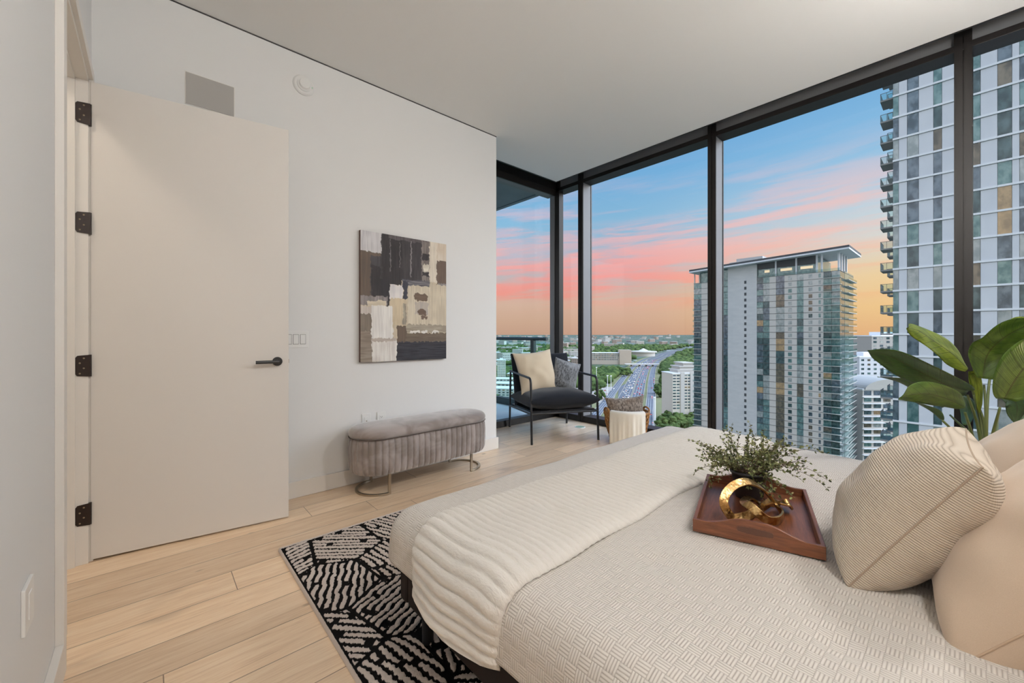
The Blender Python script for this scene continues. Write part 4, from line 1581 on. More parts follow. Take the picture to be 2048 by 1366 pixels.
def big_leaf(stem, path, width, nrm, mi, fold=0.25, wave=0.10):
    """stem: points from the crown to the blade; path: midrib points from blade base to tip"""
    sp = bezier(stem, 6)
    n1 = len(sp)
    MB().tube([p - po for p in sp], [0.0085 - 0.0040 * i / n1 for i in range(n1)], 10).build('stalk', M['petiole'], plant, smooth=True)
    mp = bezier(path, 8)
    m = len(mp)
    nrm = Vector(nrm).normalized()
    vs, uv = [], []
    NC = 13
    ph0 = prg.uniform(0, 6)
    for i, p in enumerate(mp):
        t = (mp[min(i + 1, m - 1)] - mp[max(i - 1, 0)]).normalized()
        nn = (nrm - t * nrm.dot(t)).normalized()
        sd_ = t.cross(nn)
        f = i / (m - 1)
        w = width * 0.5 * (math.sin(math.pi * min(1, f * 0.96 + 0.03)) ** 0.55) * (1.0 - 0.28 * f) * (1 - max(0, (f - 0.88) / 0.12) ** 2 * 0.8)
        for j in range(NC):
            q = -1 + 2 * j / (NC - 1)
            z = fold * w * abs(q) ** 1.3 + wave * width * 0.5 * (abs(q) ** 2) * math.sin(f * 9 + ph0 + (1.5 if q > 0 else 0))
            vs.append(p + sd_ * (q * w) + nn * z - po)
            uv.append((f, q))
    fs = [(i * NC + j, i * NC + j + 1, (i + 1) * NC + j + 1, (i + 1) * NC + j) for i in range(m - 1) for j in range(NC - 1)]
    lf_ = MB().add(vs, fs).build('leaf_blade', LM[mi], plant, smooth=True, uv=uv)
    md = lf_.modifiers.new('t', 'SOLIDIFY')
    md.thickness = 0.0015


crown = Vector((3.22, -0.07, 0.34))
MB().tube([crown - po - Vector((0, 0, 0.06)), crown - po + Vector((0, 0, 0.10)), crown - po + Vector((0.0, 0.0, 0.22))], [0.035, 0.032, 0.018], 14).build('trunk', mat('plant_trunk', lin(70, 66, 40), 0.8), plant, smooth=True)
cu = crown + Vector((0, 0, 0.12))
# (stem via points, blade points, width, facing, material)
big_leaf([cu, at(1955, 850, 2.12), at(1935, 790, 2.08)], [at(1938, 782, 2.08), at(1890, 768, 2.02), at(1830, 738, 1.98), at(1780, 712, 1.95), at(1736, 702, 1.93)], 0.155, (-0.5, -0.45, -0.75), 0, 0.3, 0.10)
big_leaf([cu, at(1962, 850, 2.2), at(1940, 760, 2.25)], [at(1936, 738, 2.26), at(1905, 708, 2.26), at(1868, 682, 2.24), at(1838, 662, 2.2), at(1814, 656, 2.16)], 0.15, (-0.55, -0.5, 0.30), 2, -0.2, 0.16)
big_leaf([cu, at(1950, 880, 2.2), at(1900, 830, 2.35)], [at(1885, 815, 2.38), at(1845, 790, 2.4), at(1800, 765, 2.4), at(1755, 753, 2.4)], 0.085, (0.1, 0.1, 1), 0, 0.5, 0.12)
big_leaf([cu, at(1948, 880, 2.0), at(1930, 825, 1.92)], [at(1930, 815, 1.92), at(1900, 800, 1.88), at(1858, 788, 1.84), at(1822, 790, 1.82), at(1798, 796, 1.80)], 0.125, (-0.55, -0.6, -0.35), 1, -0.25, 0.16)
big_leaf([cu, at(1950, 905, 1.95), at(1915, 870, 1.9), at(1886, 842, 1.88)], [at(1884, 840, 1.88), at(1862, 822, 1.87), at(1826, 802, 1.86)], 0.05, (0, 0, 1), 0, 0.6, 0.1)
big_leaf([cu, at(1972, 830, 2.1), at(1968, 770, 2.15)], [at(1966, 757, 2.15), at(1972, 716, 2.15), at(1992, 688, 2.1), at(2030, 662, 2.0), at(2085, 640, 1.9)], 0.20, (-0.65, -0.35, 0.25), 1, 0.25, 0.12)
big_leaf([cu, at(1985, 870, 2.05), at(2000, 815, 2.0)], [at(2008, 798, 2.0), at(2030, 760, 1.96), at(2060, 722, 1.92), at(2100, 682, 1.88), at(2150, 650, 1.84)], 0.27, (-0.75, -0.55, -0.25), 1, 0.15, 0.08)
big_leaf([cu, at(1968, 850, 2.15), at(1948, 790, 2.18)], [at(1944, 770, 2.2), at(1946, 745, 2.2), at(1956, 780, 2.18), at(1958, 826, 2.15)], 0.055, (-0.7, -0.5, 0.1), 2, 0.2, 0.1)
big_leaf([cu, at(1990, 880, 2.2), at(1996, 830, 2.35)], [at(2000, 790, 2.4), at(2016, 792, 2.4), at(2034, 812, 2.38), at(2030, 846, 2.36)], 0.19, (-0.5, -0.5, 0.3), 0, 0.1, 0.1)
big_leaf([cu, at(2010, 890, 2.2), at(2050, 830, 2.3)], [at(2062, 815, 2.3), at(2090, 790, 2.3), at(2130, 770, 2.3)], 0.14, (0, 0, 1), 0, 0.2, 0.1)
big_leaf([cu, at(1975, 800, 2.3), at(1985, 720, 2.4)], [at(1990, 700, 2.42), at(2010, 670, 2.45), at(2040, 655, 2.45), at(2080, 655, 2.42)], 0.20, (-0.6, -0.4, -0.35), 2, 0.15, 0.10)
big_leaf([cu, at(1945, 900, 2.05), at(1935, 860, 2.1)], [at(1932, 850, 2.12), at(1938, 826, 2.2), at(1930, 800, 2.26), at(1915, 778, 2.3)], 0.07, (0.3, 0.2, 0.8), 0, 0.4, 0.1)

# ================================================================== THE CITY BELOW
GZ0 = -95.0
HG = CAMH - GZ0


def gnd(u, v):
    return at(u, v, 810 * HG / (v - 668))


def b_ground(n, b):
    p = geo_pos(n)
    big = n.noise(p, 0.0011, 5, 0.6)
    mid = n.noise(p, 0.008, 5, 0.65)
    vo = n.n('ShaderNodeTexVoronoi')
    n.put(vo.inputs['Vector'], p)
    vo.inputs['Scale'].default_value = 0.030
    vo2 = n.n('ShaderNodeTexVoronoi')
    n.put(vo2.inputs['Vector'], p)
    vo2.inputs['Scale'].default_value = 0.011
    green = n.mix(n.smooth(mid, 0.35, 0.62), lin(62, 76, 64), lin(90, 102, 82))
    town = n.mix(n.xyz(vo.outputs['Color'])[0], lin(90, 98, 100), lin(156, 158, 158))
    town = n.mix(n.smooth(mid, 0.45, 0.58), town, lin(74, 92, 72))
    m1 = n.smooth(n.m('ADD', n.m('MULTIPLY', big, 0.7), n.m('MULTIPLY', n.xyz(vo2.outputs['Color'])[1], 0.3)), 0.48, 0.60)
    c = n.mix(m1, green, town)
    spec_ = n.m('MULTIPLY', n.m('GREATER_THAN', n.xyz(vo.outputs['Color'])[1], 0.90), n.smooth(vo.outputs['Distance'], 0.42, 0.34))
    c = n.mix(n.m('MULTIPLY', spec_, 0.8), c, lin(214, 208, 200))
    n.L.new(c, b.inputs['Base Color'])


gv, gf = [], []
rings = [0, 200, 500, 1000, 2000, 4000, 8000, 16000, 42000]
for r_ in rings[1:]:
    for k in range(48):
        gv.append((r_ * math.cos(2 * math.pi * k / 48), r_ * math.sin(2 * math.pi * k / 48), GZ0))
gv.append((0, 0, GZ0))
for q in range(len(rings) - 2):
    for k in range(48):
        l_ = (k + 1) % 48
        gf.append((q * 48 + k, q * 48 + l_, (q + 1) * 48 + l_, (q + 1) * 48 + k))
for k in range(48):
    gf.append((len(gv) - 1, (k + 1) % 48, k))
gf = [f[::-1] for f in gf]
g = MB().add(gv, gf).build('ground', mat('city_ground', rough=1.0, spec=0.0, build=b_ground))
tag(g, kind='structure')

# glass of the far windows
TG = []


def b_tglass(c1, c2):
    def f(n, b):
        p = geo_pos(n)
        x, y, z = n.xyz(p)[:3]
        q = n.noise(n.vec(n.m('MULTIPLY', y, 0.9), n.m('MULTIPLY', z, 0.55), x), 1.0, 4, 0.65)
        n.L.new(n.mix(n.smooth(q, 0.36, 0.64), c1, c2), b.inputs['Base Color'])
    return f


for nm, c, c2, e, es, rg in (('teal_glass', (74, 108, 108), (120, 148, 146), None, 0, 0.10), ('dark_teal_glass', (44, 64, 68), (84, 106, 108), None, 0, 0.08), ('slate_glass', (64, 78, 88), (110, 124, 134), None, 0, 0.08),
                             ('curtained_glass', (132, 142, 142), (166, 172, 170), None, 0, 0.25), ('amber_lit_glass', (96, 84, 66), (150, 128, 96), (1.0, 0.74, 0.46, 1), 0.10, 0.15), ('brown_glass', (80, 76, 68), (124, 114, 98), None, 0, 0.12)):
    TG.append(mat(nm, lin(*c), rg, metal=0.3, spec=0.8, emit=e, estr=es, build=b_tglass(lin(*c), lin(*c2))))
M['tw_white'] = mat('tower_white_panel', lin(206, 208, 212), 0.6, spec=0.3, build=lambda n, b: n.L.new(n.mix(n.noise(geo_pos(n), 0.35, 3), lin(196, 199, 205), lin(214, 216, 219)), b.inputs['Base Color']))
M['tw_slab'] = mat('tower_slab_edge', lin(222, 224, 226), 0.6)
M['tw_concrete'] = mat('tower_concrete', rough=0.85, build=lambda n, b: n.L.new(n.mix(n.noise(n.vec(n.m('MULTIPLY', n.xyz(geo_pos(n))[1], 0.3), n.xyz(geo_pos(n))[2], 0.0), 0.6, 5, 0.65), lin(168, 170, 172), lin(202, 202, 200)), b.inputs['Base Color']))
M['tw_greige'] = mat('tower_greige_panel', lin(190, 186, 180), 0.7)
M['louver'] = mat('tower_louver', lin(62, 66, 70), 0.7)
M['bal_conc'] = mat('balcony_underside', lin(132, 132, 130), 0.85)
M['bal_glass'] = glass_mat('balcony_glass', (0.78, 0.88, 0.88, 1), 1.0)
M['bal_rail'] = mat('balcony_rail', lin(84, 88, 90), 0.5)


class Windows:
    """every window a part of its own, up to 96 (largest first); the rest of the repeats one part"""
    def __init__(s, root, off):
        s.root, s.off, s.n, s.rest, s.cache = root, off, 0, {}, {}
        s.q = []

    def add(s, x, y0, y1, z0, z1, mt, depth=0.06):
        s.q.append((x, y0, y1, z0, z1, mt, depth))

    def done(s, name='window', key=None):
        s.q.sort(key=key or (lambda q: -((q[2] - q[1]) * (q[4] - q[3]))))
        for i, (x, y0, y1, z0, z1, mt, dp) in enumerate(s.q):
            if i < 96:
                k = (round(y1 - y0, 2), round(z1 - z0, 2), mt.name)
                if k not in s.cache:
                    s.cache[k] = MB().box(-dp, 0.1, 0, y1 - y0, 0, z1 - z0).build(name, mt, s.root, loc=(x - s.off[0], y0 - s.off[1], z0 - s.off[2]))
                else:
                    c = s.cache[k].copy()
                    col.objects.link(c)
                    c.parent = s.root
                    c.location = (x - s.off[0], y0 - s.off[1], z0 - s.off[2])
            else:
                s.rest.setdefault(mt.name, (mt, MB()))[1].box(x - dp, x + 0.1, y0, y1, z0, z1)
        if s.rest:
            allm = [v[0] for v in s.rest.values()]
            mb = MB()
            for i, (mt, m2) in enumerate(s.rest.values()):
                mb.add(m2.v, m2.f, i)
            o = wpart(mb, name + 's_beyond', allm, s.root, Vector(s.off))
            o['kind'] = 'stuff'


def yfac(u, x):
    k = (u - 1024) / 810
    return x * (0.7455 - 0.6665 * k) / (0.6665 + 0.7455 * k)


# ---- near tower on the right: white panels, glass columns, slab bands
XB = 82.2
YB0 = 7.14
oB = (XB, -10.0, 0.0)
tB = thing('apartment_tower', 'nearest tower on the right, white panels with window columns and corner balconies', 'building', oB)
cB = random.Random(31)
wpart(MB().box(XB + 0.12, XB + 30, -46, YB0 - 0.1, GZ0, 64), 'wall', M['tw_white'], tB, Vector(oB))
cols = [(1786, 1797.5, 'g'), (1797.5, 1814.5, 'p'), (1814.5, 1837.5, 'g'), (1837.5, 1867, 'p'), (1867, 1884, 'g'), (1884, 1922, 'p'), (1922, 1961, 'g'),
        (1961, 1995, 'p'), (1995, 2024, 'g'), (2024, 2039, 'p'), (2039, 2075, 'g')]
gcols = [(yfac(b, XB), yfac(a, XB)) for a, b, k in cols if k == 'g']
pcols = [(yfac(b, XB), yfac(a, XB)) for a, b, k in cols if k == 'p']
y = gcols[-1][0]
while y > -42:
    pcols.append((y - 3.2, y))
    gcols.append((y - 5.0, y - 3.2))
    y -= 5.0
zs = [36.18 + 3.2 * k for k in range(-40, 9)]
WB = Windows(tB, oB)
for y0, y1 in gcols:
    for z in zs:
        mt = cB.choices(TG, (3, 3, 5, 2, 0.5, 1.6))[0]
        if y1 > 7:
            mt = cB.choice((TG[2], TG[0], TG[3]))
        WB.add(XB, y0 + 0.02, y1 - 0.02, z + 0.30, z + 3.2, mt)
WB.done(key=lambda q: abs(q[3] + 2 - 12) + (0 if q[1] > -7 else 60))
pb = MB()
for y0, y1 in pcols:
    pb.box(XB - 0.10, XB + 0.14, y0 + 0.02, y1 - 0.02, GZ0, 64)
wpart(pb, 'panel_strips', M['tw_white'], tB, Vector(oB))
sl = MB()
for z in zs:
    sl.box(XB - 0.22, XB + 0.1, -46, YB0, z + 0.03, z + 0.29)
o = wpart(sl, 'slab_edges', M['tw_slab'], tB, Vector(oB))
o['kind'] = 'stuff'
seams = MB()
for y0, y1 in pcols:
    for z in zs:
        seams.box(XB - 0.105, XB, y0 + 0.02, y1 - 0.02, z - 0.04, z + 0.0)
o = wpart(seams, 'panel_seams', M['bal_rail'], tB, Vector(oB))
o['kind'] = 'stuff'
# balconies stick out past the corner
proto = None
for bx, scl in ((XB + 0.3, 1.0), (XB + 8.5, 1.0)):
    for z in zs:
        if not (-36 < z < 47):
            continue
        if proto is None:
            bal = MB().box(0, 3.3, 0, 1.42, 0, 0.22).build('balcony', M['bal_conc'], tB)
            rl = MB()
            for k in range(3):
                yy = 0.03 + 0.68 * k
                rl.box(0.02, 0.06, yy - 0.02, yy + 0.02, 0.2, 1.25)
            for k in range(5):
                xx = 0.04 + 0.8 * k
                rl.box(xx - 0.02, xx + 0.02, 1.36, 1.40, 0.2, 1.25)
            rl.box(0.02, 0.07, 0, 1.4, 1.20, 1.26)
            rl.box(0.02, 3.3, 1.36, 1.41, 1.20, 1.26)
            rl = rl.build('rail_posts', M['bal_rail'], bal)
            gp = MB().box(0.03, 0.05, 0, 1.38, 0.25, 1.18).box(0.03, 3.28, 1.37, 1.39, 0.25, 1.18).build('glass_panel', M['bal_glass'], bal)
            proto = bal
        else:
            bal = proto.copy()
            col.objects.link(bal)
            bal.parent = tB
            for chd in (rl, gp):
                c2 = chd.copy()
                col.objects.link(c2)
                c2.parent = bal
        bal.location = (bx - oB[0], YB0 - oB[1], z - oB[2] + 0.04)

# ---- tower in the middle with the oversailing roof
XC, YC0, YC1 = 240.0, 38.9, 106.9
oC = (XC, 72.0, 0.0)
oCv = Vector(oC)
tC = thing('apartment_tower', 'wide pale tower in the middle with a sloping roof canopy and glassy corners', 'building', oC)
cC = random.Random(77)
ZTOP = 30.8
wpart(MB().box(XC + 0.3, XC + 34, YC0 + 0.3, YC1 - 3.0, GZ0, ZTOP - 0.3).box(XC + 0.3, XC + 34, YC1 - 3.0, YC1 - 0.3, GZ0, 15), 'wall', M['tw_greige'], tC, oCv)
zsC = [ZTOP - 3.2 * (k + 1) for k in range(39)]


def yc(u):
    return yfac(u, XC)


colsC = [(1388, 1403, 'gb'), (1403, 1416.5, 'w'), (1416.5, 1446, 'g'), (1446, 1456, 'b'), (1456, 1514, 'c'), (1514, 1539, 'g'), (1539, 1552, 'w'), (1552, 1569, 'a'),
         (1569, 1576, 'w'), (1576, 1584, 's'), (1584, 1594, 'w'), (1594, 1607, 'g'), (1607, 1617, 'w'), (1617, 1625, 's'), (1625, 1637, 'w'), (1637, 1642, 's'), (1642, 1647, 'w'), (1647, 1680, 'gc')]
WC = Windows(tC, oC)
wp = MB()
cpn = MB()
gl_ = MB()
for a, b, k in colsC:
    y0, y1 = yc(b), yc(a)
    if k == 'w':
        wp.box(XC - 0.05, XC + 0.4, y0, y1, GZ0, ZTOP)
    elif k == 'c':
        cpn.box(XC - 0.25, XC + 0.4, y0, y1, GZ0, 38.2)
        ym = yc(1491)
        for z in zsC:
            gl_.box(XC - 0.27, XC - 0.20, ym - 0.55, ym + 0.55, z + 0.7, z + 2.3)
    else:
        if k == 's':
            wp.box(XC - 0.04, XC + 0.4, y0, y1, GZ0, ZTOP)
        for i, z in enumerate(zsC):
            wt_ = (4, 3, 3, 1.6, 0.15, 0.6)
            if k == 'a':
                wt_ = (0.7, 0.6, 0.5, 2, 1.6, 5)
            if k == 'gc':
                wt_ = (5, 4, 1, 0.3, 0.08, 0.3)
            if k in ('b', 'gb'):
                wt_ = (3, 3, 5, 0, 0.3, 0)
            mt = cC.choices(TG, wt_)[0] if (cC.random() < 0.45 or i == 0) else mt
            if i < 3 and k != 'a':
                mt = cC.choice((TG[0], TG[3]))
            if k == 's':
                WC.add(XC - 0.02, y0 + 0.05, y1 - 0.05, z + 0.75, z + 2.6, mt)
            else:
                half = (y0 + y1) / 2
                if k in ('g', 'gc') and (y1 - y0) > 4:
                    WC.add(XC, y0, half - 0.06, z + 0.2, z + 3.15, mt)
                    WC.add(XC, half + 0.06, y1, z + 0.2, z + 3.15, cC.choices(TG, wt_)[0])
                else:
                    WC.add(XC, y0, y1, z + 0.2, z + 3.15, mt)
WC.done(key=lambda q: -(q[3]) - (q[2] - q[1]) * 3)
wpart(wp, 'panel_strips', M['tw_greige'], tC, oCv)
wpart(cpn, 'concrete_core_wall', M['tw_concrete'], tC, oCv)
o = wpart(gl_, 'core_openings', M['louver'], tC, oCv)
o['kind'] = 'stuff'
sl = MB()
for z in zsC + [ZTOP]:
    sl.box(XC - 0.14, XC + 0.2, YC0, YC1, z - 0.02, z + 0.13)
    sl.box(XC, XC + 34, YC0 - 0.14, YC0 + 0.2, z - 0.02, z + 0.13)
o = wpart(sl, 'floor_lines', M['bal_rail'], tC, oCv)
o['kind'] = 'stuff'
bs = MB()
for z in zsC:
    bs.box(XC - 1.3, XC + 0.1, YC0 - 0.6, yc(1647), z - 0.10, z + 0.12)
    bs.box(XC + 12, XC + 34.5, YC0 - 1.5, YC0 + 0.1, z - 0.10, z + 0.12)
    if z < 17:
        bs.box(XC - 1.2, XC + 0.1, yc(1403), YC1 + 0.3, z - 0.10, z + 0.12)
o = wpart(bs, 'balcony_slabs', M['tw_greige'], tC, oCv)
o['kind'] = 'stuff'
bg_ = MB()
for z in zsC:
    bg_.box(XC - 1.25, XC - 1.2, YC0 - 0.5, yc(1647), z + 0.15, z + 1.2)
    bg_.box(XC + 12, XC + 34.4, YC0 - 1.45, YC0 - 1.4, z + 0.15, z + 1.2)
    if z < 17:
        bg_.box(XC - 1.15, XC - 1.1, yc(1403), YC1 + 0.2, z + 0.15, z + 1.2)
o = wpart(bg_, 'balcony_glass', M['bal_glass'], tC, oCv)
o['kind'] = 'stuff'
# right side: dark glass then a lighter glass strip
sd = MB()
sd.box(XC + 0.0, XC + 11.5, YC0, YC0 + 0.3, GZ0, ZTOP - 0.2)
wpart(sd, 'side_glass', TG[1], tC, oCv)
wpart(MB().box(XC + 11.5, XC + 34, YC0 - 0.05, YC0 + 0.3, GZ0, ZTOP + 0.8), 'side_glass', TG[0], tC, oCv)
# open corner terraces at the top left
ot = MB()
for k, z in enumerate([15.0, 18.6, 22.2, 26.4, 31.0]):
    ot.box(XC, XC + 8, YC1 - 3.4, YC1 + 0.3, z - 0.15, z + 0.15)
for yy in (YC1 - 0.3, YC1 - 3.1):
    ot.box(XC + 0.1, XC + 0.6, yy - 0.25, yy + 0.25, 15, 36.5)
wpart(ot, 'corner_terrace', M['tw_greige'], tC, oCv)
# penthouse level
ph2 = MB()
ph2.box(XC + 1.0, XC + 30, yc(1514), YC1 - 3.2, ZTOP, 37.8)
ph2.box(XC + 1.0, XC + 30, yc(1634), yc(1514), ZTOP, 38.8)
wpart(ph2, 'penthouse_wall', TG[0], tC, oCv)
lv_ = MB()
for a, b in ((1514.5, 1550), (1552, 1591), (1593.5, 1631)):
    lv_.box(XC + 0.7, XC + 1.1, yc(b), yc(a), 35.3, 39.3)
wpart(lv_, 'louver_panels', M['louver'], tC, oCv)
wg = MB()
for a, b in ((1528, 1538), (1560, 1583), (1600, 1625)):
    wg.box(XC + 0.85, XC + 1.1, yc(b), yc(a), 33.3, 34.6)
wpart(wg, 'lit_window_band', mat('warm_lit_window', lin(220, 190, 150), 0.5, emit=(1, 0.8, 0.55, 1), estr=0.55), tC, oCv)
cw = MB()
for u in (1551, 1592, 1633, 1643, 1677):
    cw.box(XC + 0.3, XC + 1.1, yc(u) - 0.35, yc(u) + 0.35, ZTOP, 39.9)
for xx in (6, 12, 18):
    cw.box(XC + xx, XC + xx + 1.0, yc(1677) - 0.35, yc(1677) + 0.35, ZTOP, 40)
wpart(cw, 'terrace_columns', M['tw_white'], tC, oCv)
wpart(MB().box(XC + 0.0, XC + 0.1, YC0, yc(1514), ZTOP + 0.1, ZTOP + 1.4), 'terrace_parapet', M['bal_glass'], tC, oCv)
# the roof rises gently to the right and oversails
rf = MB()
ra, rb_ = YC1 + 1.2, yfac(1697, 236.0) - 0.2
for (z_a, z_b, th, x0, x1) in ((37.0, 39.9, 0.75, 236.0, 268.0), (37.9, 40.8, 0.9, 236.4, 268.0)):
    vs = []
    for yy, zz in ((ra, z_a), (rb_, z_b)):
        for xx in (x0, x1):
            vs += [(xx, yy, zz), (xx, yy, zz + th)]
    rf.add(vs, [(0, 1, 3, 2), (4, 6, 7, 5), (0, 4, 5, 1), (2, 3, 7, 6), (1, 5, 7, 3), (0, 2, 6, 4)], 0 if th < 0.8 else 1)
wpart(rf, 'roof_canopy', [M['tw_white'], M['louver']], tC, oCv)
wpart(MB().box(XC + 8, XC + 20, yc(1515), yc(1462), 38.5, 43.6).box(XC + 8, XC + 20, yc(1462), yc(1448), 38.5, 42.0), 'roof_plant_room', M['tw_concrete'], tC, oCv)

# ---- helper for the other blocks


def block(name, label, ctr, w, d, h, rz, fl, ncol, wall, base=GZ0, wfrac=(0.55, 0.5), glassw=(2, 3, 3, 1, 0.4, 0.6), group=None, nwin=96, roofbox=True, cat='building', seed=1):
    rg = random.Random(seed)
    ob = thing(name, label, cat, (ctr.x, ctr.y, base), rz, group=group)
    MB().box(-w / 2, w / 2, -d / 2, d / 2, 0, h).build('wall', wall, ob)
    rfm = MB().box(-w / 2 - 0.3, w / 2 + 0.3, -d / 2 - 0.3, d / 2 + 0.3, h, h + 0.9)
    if roofbox:
        rfm.box(-w * 0.2, w * 0.15, -d * 0.2, d * 0.2, h + 0.9, h + 4)
    rfm.build('roof', M['tw_slab'], ob)
    nf = int(h / fl)
    cnt = 0
    cache = {}
    for f in range(nf - 1, -1, -1):
        for c in range(ncol):
            if cnt >= nwin:
                break
            cw_ = w / ncol
            mt = rg.choices(TG, glassw)[0]
            key = mt.name
            if key not in cache:
                q = MB().box(-cw_ * wfrac[0] / 2, cw_ * wfrac[0] / 2, -0.08, 0.05, 0, fl * wfrac[1]).build('window', mt, ob)
                cache[key] = q
            else:
                q = cache[key].copy()
                col.objects.link(q)
                q.parent = ob
            q.location = (-w / 2 + cw_ * (c + 0.5), -d / 2, h - (nf - f) * fl + fl * 0.25)
            cnt += 1
    return ob


FACE = R(-41.8)    # local -y side turned to the camera
# block with the vaulted roof, between the towers
D_ = cz(196, 222)
bD = block('apartment_tower', 'glassy pale tower with a curved vault roof between the two large towers', D_, 30, 26, 67, FACE, 3.3, 6, M['tw_greige'], wfrac=(0.75, 0.72), nwin=90, roofbox=False, seed=5)
vt = MB()
vs = []
for k in range(17):
    a = math.pi * k / 16
    for yy in (-14, 14):
        vs.append((-14.5 * math.cos(a), yy, 67.5 + 5.5 * math.sin(a)))
fs = [(2 * k, 2 * k + 1, 2 * k + 3, 2 * k + 2) for k in range(16)]
fs.append(tuple(2 * k for k in range(17)))
fs.append(tuple(2 * k + 1 for k in range(17))[::-1])
vt.add(vs, fs)
vt.build('vault_roof', mat('pale_vault', lin(170, 168, 162), 0.7), bD)
for k in range(19):
    q = MB().box(-15.6, -4.5, -14.6, -13, 0, 0.25)
    q.box(3, 15.6, -14.6, -13, 0, 0.25)
    if k == 0:
        p0 = q.build('balcony', M['tw_slab'], bD, loc=(0, 0, 63.5))
    else:
        c = p0.copy()
        col.objects.link(c)
        c.parent = bD
        c.location = (0, 0, 63.5 - k * 3.3)
block('apartment_tower', 'tan and grey block with a flat roof behind the vault roofed tower', cz(345, 372), 60, 30, 94, FACE + 0.05, 3.3, 10, mat('tan_wall', lin(168, 164, 158), 0.8), wfrac=(0.5, 0.55), seed=6)
block('apartment_block', 'white punched window block just before the flat roofed tan tower', cz(278, 318), 24, 16, 78, FACE, 3.4, 5, M['tw_white'], wfrac=(0.45, 0.42), nwin=50, seed=8)
# condominium left of the middle tower
F_ = at(1363, 830, 450)
hF = 53
bF = block('condominium', 'cream stepped condominium tower seen left of the wide pale tower', Vector((F_.x, F_.y, 0)), 34, 24, hF, FACE + 0.12, 3.2, 8, mat('cream_wall', lin(206, 198, 184), 0.8), wfrac=(0.8, 0.45), glassw=(1, 3, 3, 1, 0.2, 1), seed=9, roofbox=False)
for z0, ww in ((hF + 0.9, 24), (hF + 4.6, 20), (hF + 8.3, 12)):
    MB().box(-ww / 2 + 3, ww / 2 + 3, -9, 9, z0, z0 + 2.6).box(-ww / 2 + 2, ww / 2 + 4, -10, 10, z0 + 2.6, z0 + 3.7).build('penthouse_tier', M['tw_greige'], bF)
MB().box(-8, -3.5, -12.6, -11.8, 0, hF + 2).box(3.0, 7.0, -12.6, -11.8, 0, hF + 2).build('white_pier', M['tw_greige'], bF)
# long office block beyond the trees
E_ = gnd(1218, 728)
bE = block('office_building', 'long pale office block among trees left of the highway', E_, 128, 40, 36, FACE - 0.12, 6.0, 26, mat('office_wall', lin(172, 162, 150), 0.8), wfrac=(0.5, 0.72), glassw=(1, 2, 3, 1, 0.3, 1), nwin=96, seed=10, roofbox=False)
MB().box(30, 66, -24, 10, 0, 46).build('end_wing', mat('wing_wall', lin(176, 162, 146), 0.8), bE)
R_ = gnd(1287, 712)
rd = thing('round_pavilion', 'pale round flat roofed building beyond the highway bend', 'building', R_)
MB().lathe([(0.1, 0), (48, 0), (48, 16), (56, 17), (56, 21), (20, 24), (0.1, 34)], 28).build('drum', mat('drum_wall', lin(190, 186, 178), 0.8), rd, auto=40)
# thin tower and white blocks seen past the balcony
T_ = gnd(1003, 768)
block('apartment_tower', 'slim beige residential tower seen through the corner window above the white town blocks', T_, 16, 14, 46, FACE, 3.2, 5, mat('beige_wall', lin(196, 188, 174), 0.8), nwin=70, seed=12)

# ---- pale town blocks
wm = [mat('town_wall_' + k, lin(*c), 0.85) for k, c in (('white', (188, 186, 182)), ('cream', (176, 168, 156)), ('grey', (134, 138, 142)), ('rose', (160, 142, 128)))]
tr_ = random.Random(4)
near_specs = [(998, 800, 60, 18, 'white three storey block nearest the balcony railing'), (1018, 786, 46, 16, 'white block behind the nearest one past the balcony'),
              (990, 772, 70, 14, 'long cream row below the slim beige tower'), (1045, 762, 60, 15, 'grey roofed block right of the slim beige tower'),
              (1135, 745, 90, 14, 'low white block between the corner post and first mullion')]
for i, (u, v, w_, h_, lab) in enumerate(near_specs):
    block('town_block', lab, gnd(u, v), w_, 26, h_, FACE + tr_.uniform(-.3, .3), 3.4, max(6, int(w_ / 6)), wm[i % 2], nwin=48, seed=20 + i, roofbox=False)
# the far town: individual small blocks, roofs and walls only
protos = []
for i in range(8):
    w_, d_, h_ = tr_.uniform(20, 60), tr_.uniform(16, 36), tr_.uniform(8, 22)
    q = MB().box(-w_ / 2, w_ / 2, -d_ / 2, d_ / 2, 0, h_, mi=0).box(-w_ / 2 - 0.5, w_ / 2 + 0.5, -d_ / 2 - 0.5, d_ / 2 + 0.5, h_, h_ + 1.2, mi=1)
    for f in range(int(h_ / 3.6)):
        for c in range(int(w_ / 5)):
            q.box(-w_ / 2 + 5 * c + 1.4, -w_ / 2 + 5 * c + 3.6, -d_ / 2 - 0.15, -d_ / 2, 1 + f * 3.6, 2.8 + f * 3.6, mi=2)
    protos.append(q)
first = {}
cnt = 0
for i in range(270):
    if i < 200:
        u = tr_.uniform(950, 1260)
        v = 674 + 62 * tr_.random() ** 1.7
    else:
        u = tr_.uniform(1240, 1800)
        v = 672.5 + 22 * tr_.random() ** 1.6
    if u > 1180 and v > 700 and u < 1260:
        continue
    p = gnd(u, v)
    k = i % 8
    if k not in first:
        ob = protos[k].build('far_building', [wm[k % 4], wm[(k + 1) % 2], M['louver']])
        first[k] = ob
    else:
        ob = first[k].copy()
        col.objects.link(ob)
    ob.location = p
    ob.rotation_euler.z = FACE + tr_.uniform(-.5, .5)
    s_ = 1.0 + (810 * HG / (v - 668)) / 9000
    ob.scale = (s_, s_, s_ * tr_.uniform(0.8, 1.5))
    where = 'seen past the balcony railing' if u < 1108 else ('seen through the narrow corner pane' if u < 1160 else ('left of the wide pale tower' if u < 1415 else 'far behind the wide pale tower'))
    hue = ('white', 'cream', 'grey', 'rose')[k % 4]
    tag(ob, 'small low %s building of the distant city, %s' % (hue, where), 'building', 'distant %s buildings %s' % (hue, where))

